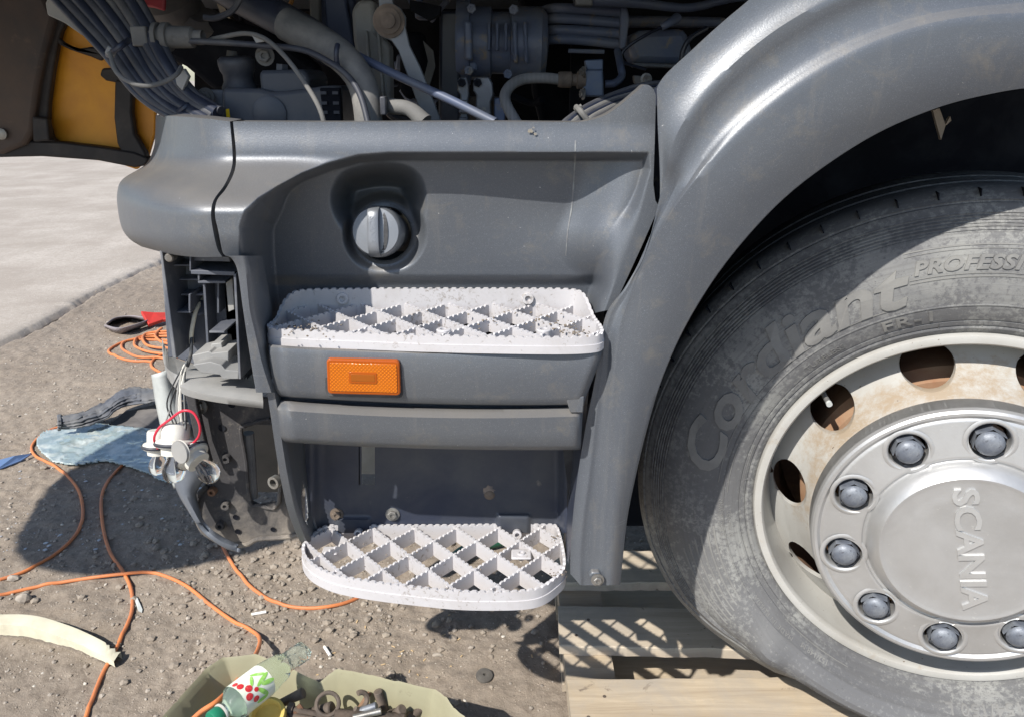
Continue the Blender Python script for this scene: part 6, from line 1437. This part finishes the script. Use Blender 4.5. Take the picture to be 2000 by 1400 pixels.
m_ = MB().lathe([(.030, 0), (.032, .004), (.031, .018), (.026, .020), (.024, .016), (.024, .004), (.0001, .003)], on(525, 1402, .16), (0, -.35, 1), 36); tag(m_.build('yellow_cap', YEL, None), 'round yellow plastic cap half cut by the lower frame edge', 'cap')
# bottle
bt = empty('plastic_bottle', tuple(on(500, 1335, .17)), 'clear crumpled plastic bottle with a berry label and green cap on the container', 'bottle')
b0v, b1v = on(600, 1262, .225), on(424, 1398, .235); ax = (b1v - b0v); BL = ax.length; ax.normalize()
u_ = ax.orthogonal().normalized(); v_ = ax.cross(u_)
def BP(t, a, r_): return b0v + ax * (t * BL) + (u_ * math.cos(a) + v_ * math.sin(a)) * r_
RB = .0295; rows_ = []
for t in np.linspace(0, 1, 46):
    base = RB * (min(1, t / .06) ** .5 if t < .06 else 1)
    if t > .80: base = RB * (1 - .62 * float(sstep(.80, .93, np.array(t))))
    row = []
    for k in range(40):
        a = 2 * math.pi * k / 40; d = 0
        if t < .5: d = -.013 * (fbm(np.array([t * 9 + 3]), np.array([a * 1.1]), 3, 61)[0]) * 1.6 * float(sstep(.5, .2, np.array(t)))
        row.append(tuple(BP(t, a, max(.002, base + d))))
    rows_.append(row)
MB().grid(np.array(rows_), False, True).build('bottle_body', PET, bt, smooth=60)
def LP(t, a, e): return tuple(BP(t, a, RB + e))
lb = np.array([[LP(t, a, .0006) for a in np.linspace(0, 2 * math.pi, 48, endpoint=False)] for t in np.linspace(.52, .82, 8)])
label_o = MB().grid(lb, False, True).build('bottle_label', LABEL, bt, smooth=60)
# direction on the bottle facing the camera
tocam = (Vector((0, 0, CZ)) - (b0v + b1v) / 2); ac = math.atan2(tocam.dot(v_), tocam.dot(u_))
def patch(t0, a0, rt, ra, m, name, rot=0, sq=1.0):
    pts = [LP(t0, a0, .0014)]
    for k in range(14):
        a = 2 * math.pi * k / 14; x, y = math.cos(a) * rt, math.sin(a) * ra * sq; c_, s2 = math.cos(rot), math.sin(rot)
        pts.append(LP(t0 + (x * c_ - y * s2) / BL, a0 + (x * s2 + y * c_) / RB, .0012))
    MB().add(pts, [(0, 1 + k, 1 + (k + 1) % 14) for k in range(14)]).build(name, m, label_o, smooth=0)
for t0, da, s_ in ((.78, .55, .0062), (.74, .15, .0068), (.77, -.25, .0070), (.72, -.6, .006), (.79, .9, .005), (.69, -.15, .0045)): patch(t0, ac + da, s_, s_ * .85, BERRY, 'printed_berry')
for t0, da, rt, ra, ro in ((.60, .5, .014, .003, .6), (.60, .1, .016, .0035, -.3), (.64, -.5, .014, .004, .9), (.68, .4, .010, .003, -.9), (.57, -.2, .013, .004, .2), (.66, -.9, .012, .004, 0)): patch(t0, ac + da, rt, ra, LEAFP, 'printed_leaf', ro)
MB().lathe([(.0145, 0), (.0155, .002), (.0155, .016), (.0145, .018), (.0001, .018)], b0v + ax * (BL * .97), ax, 30).build('bottle_cap', CAPG, bt); MB().lathe([(.0165, 0), (.0165, .003)], b0v + ax * (BL * .95), ax, 24, True, True).build('neck_ring', WHITEP, bt)
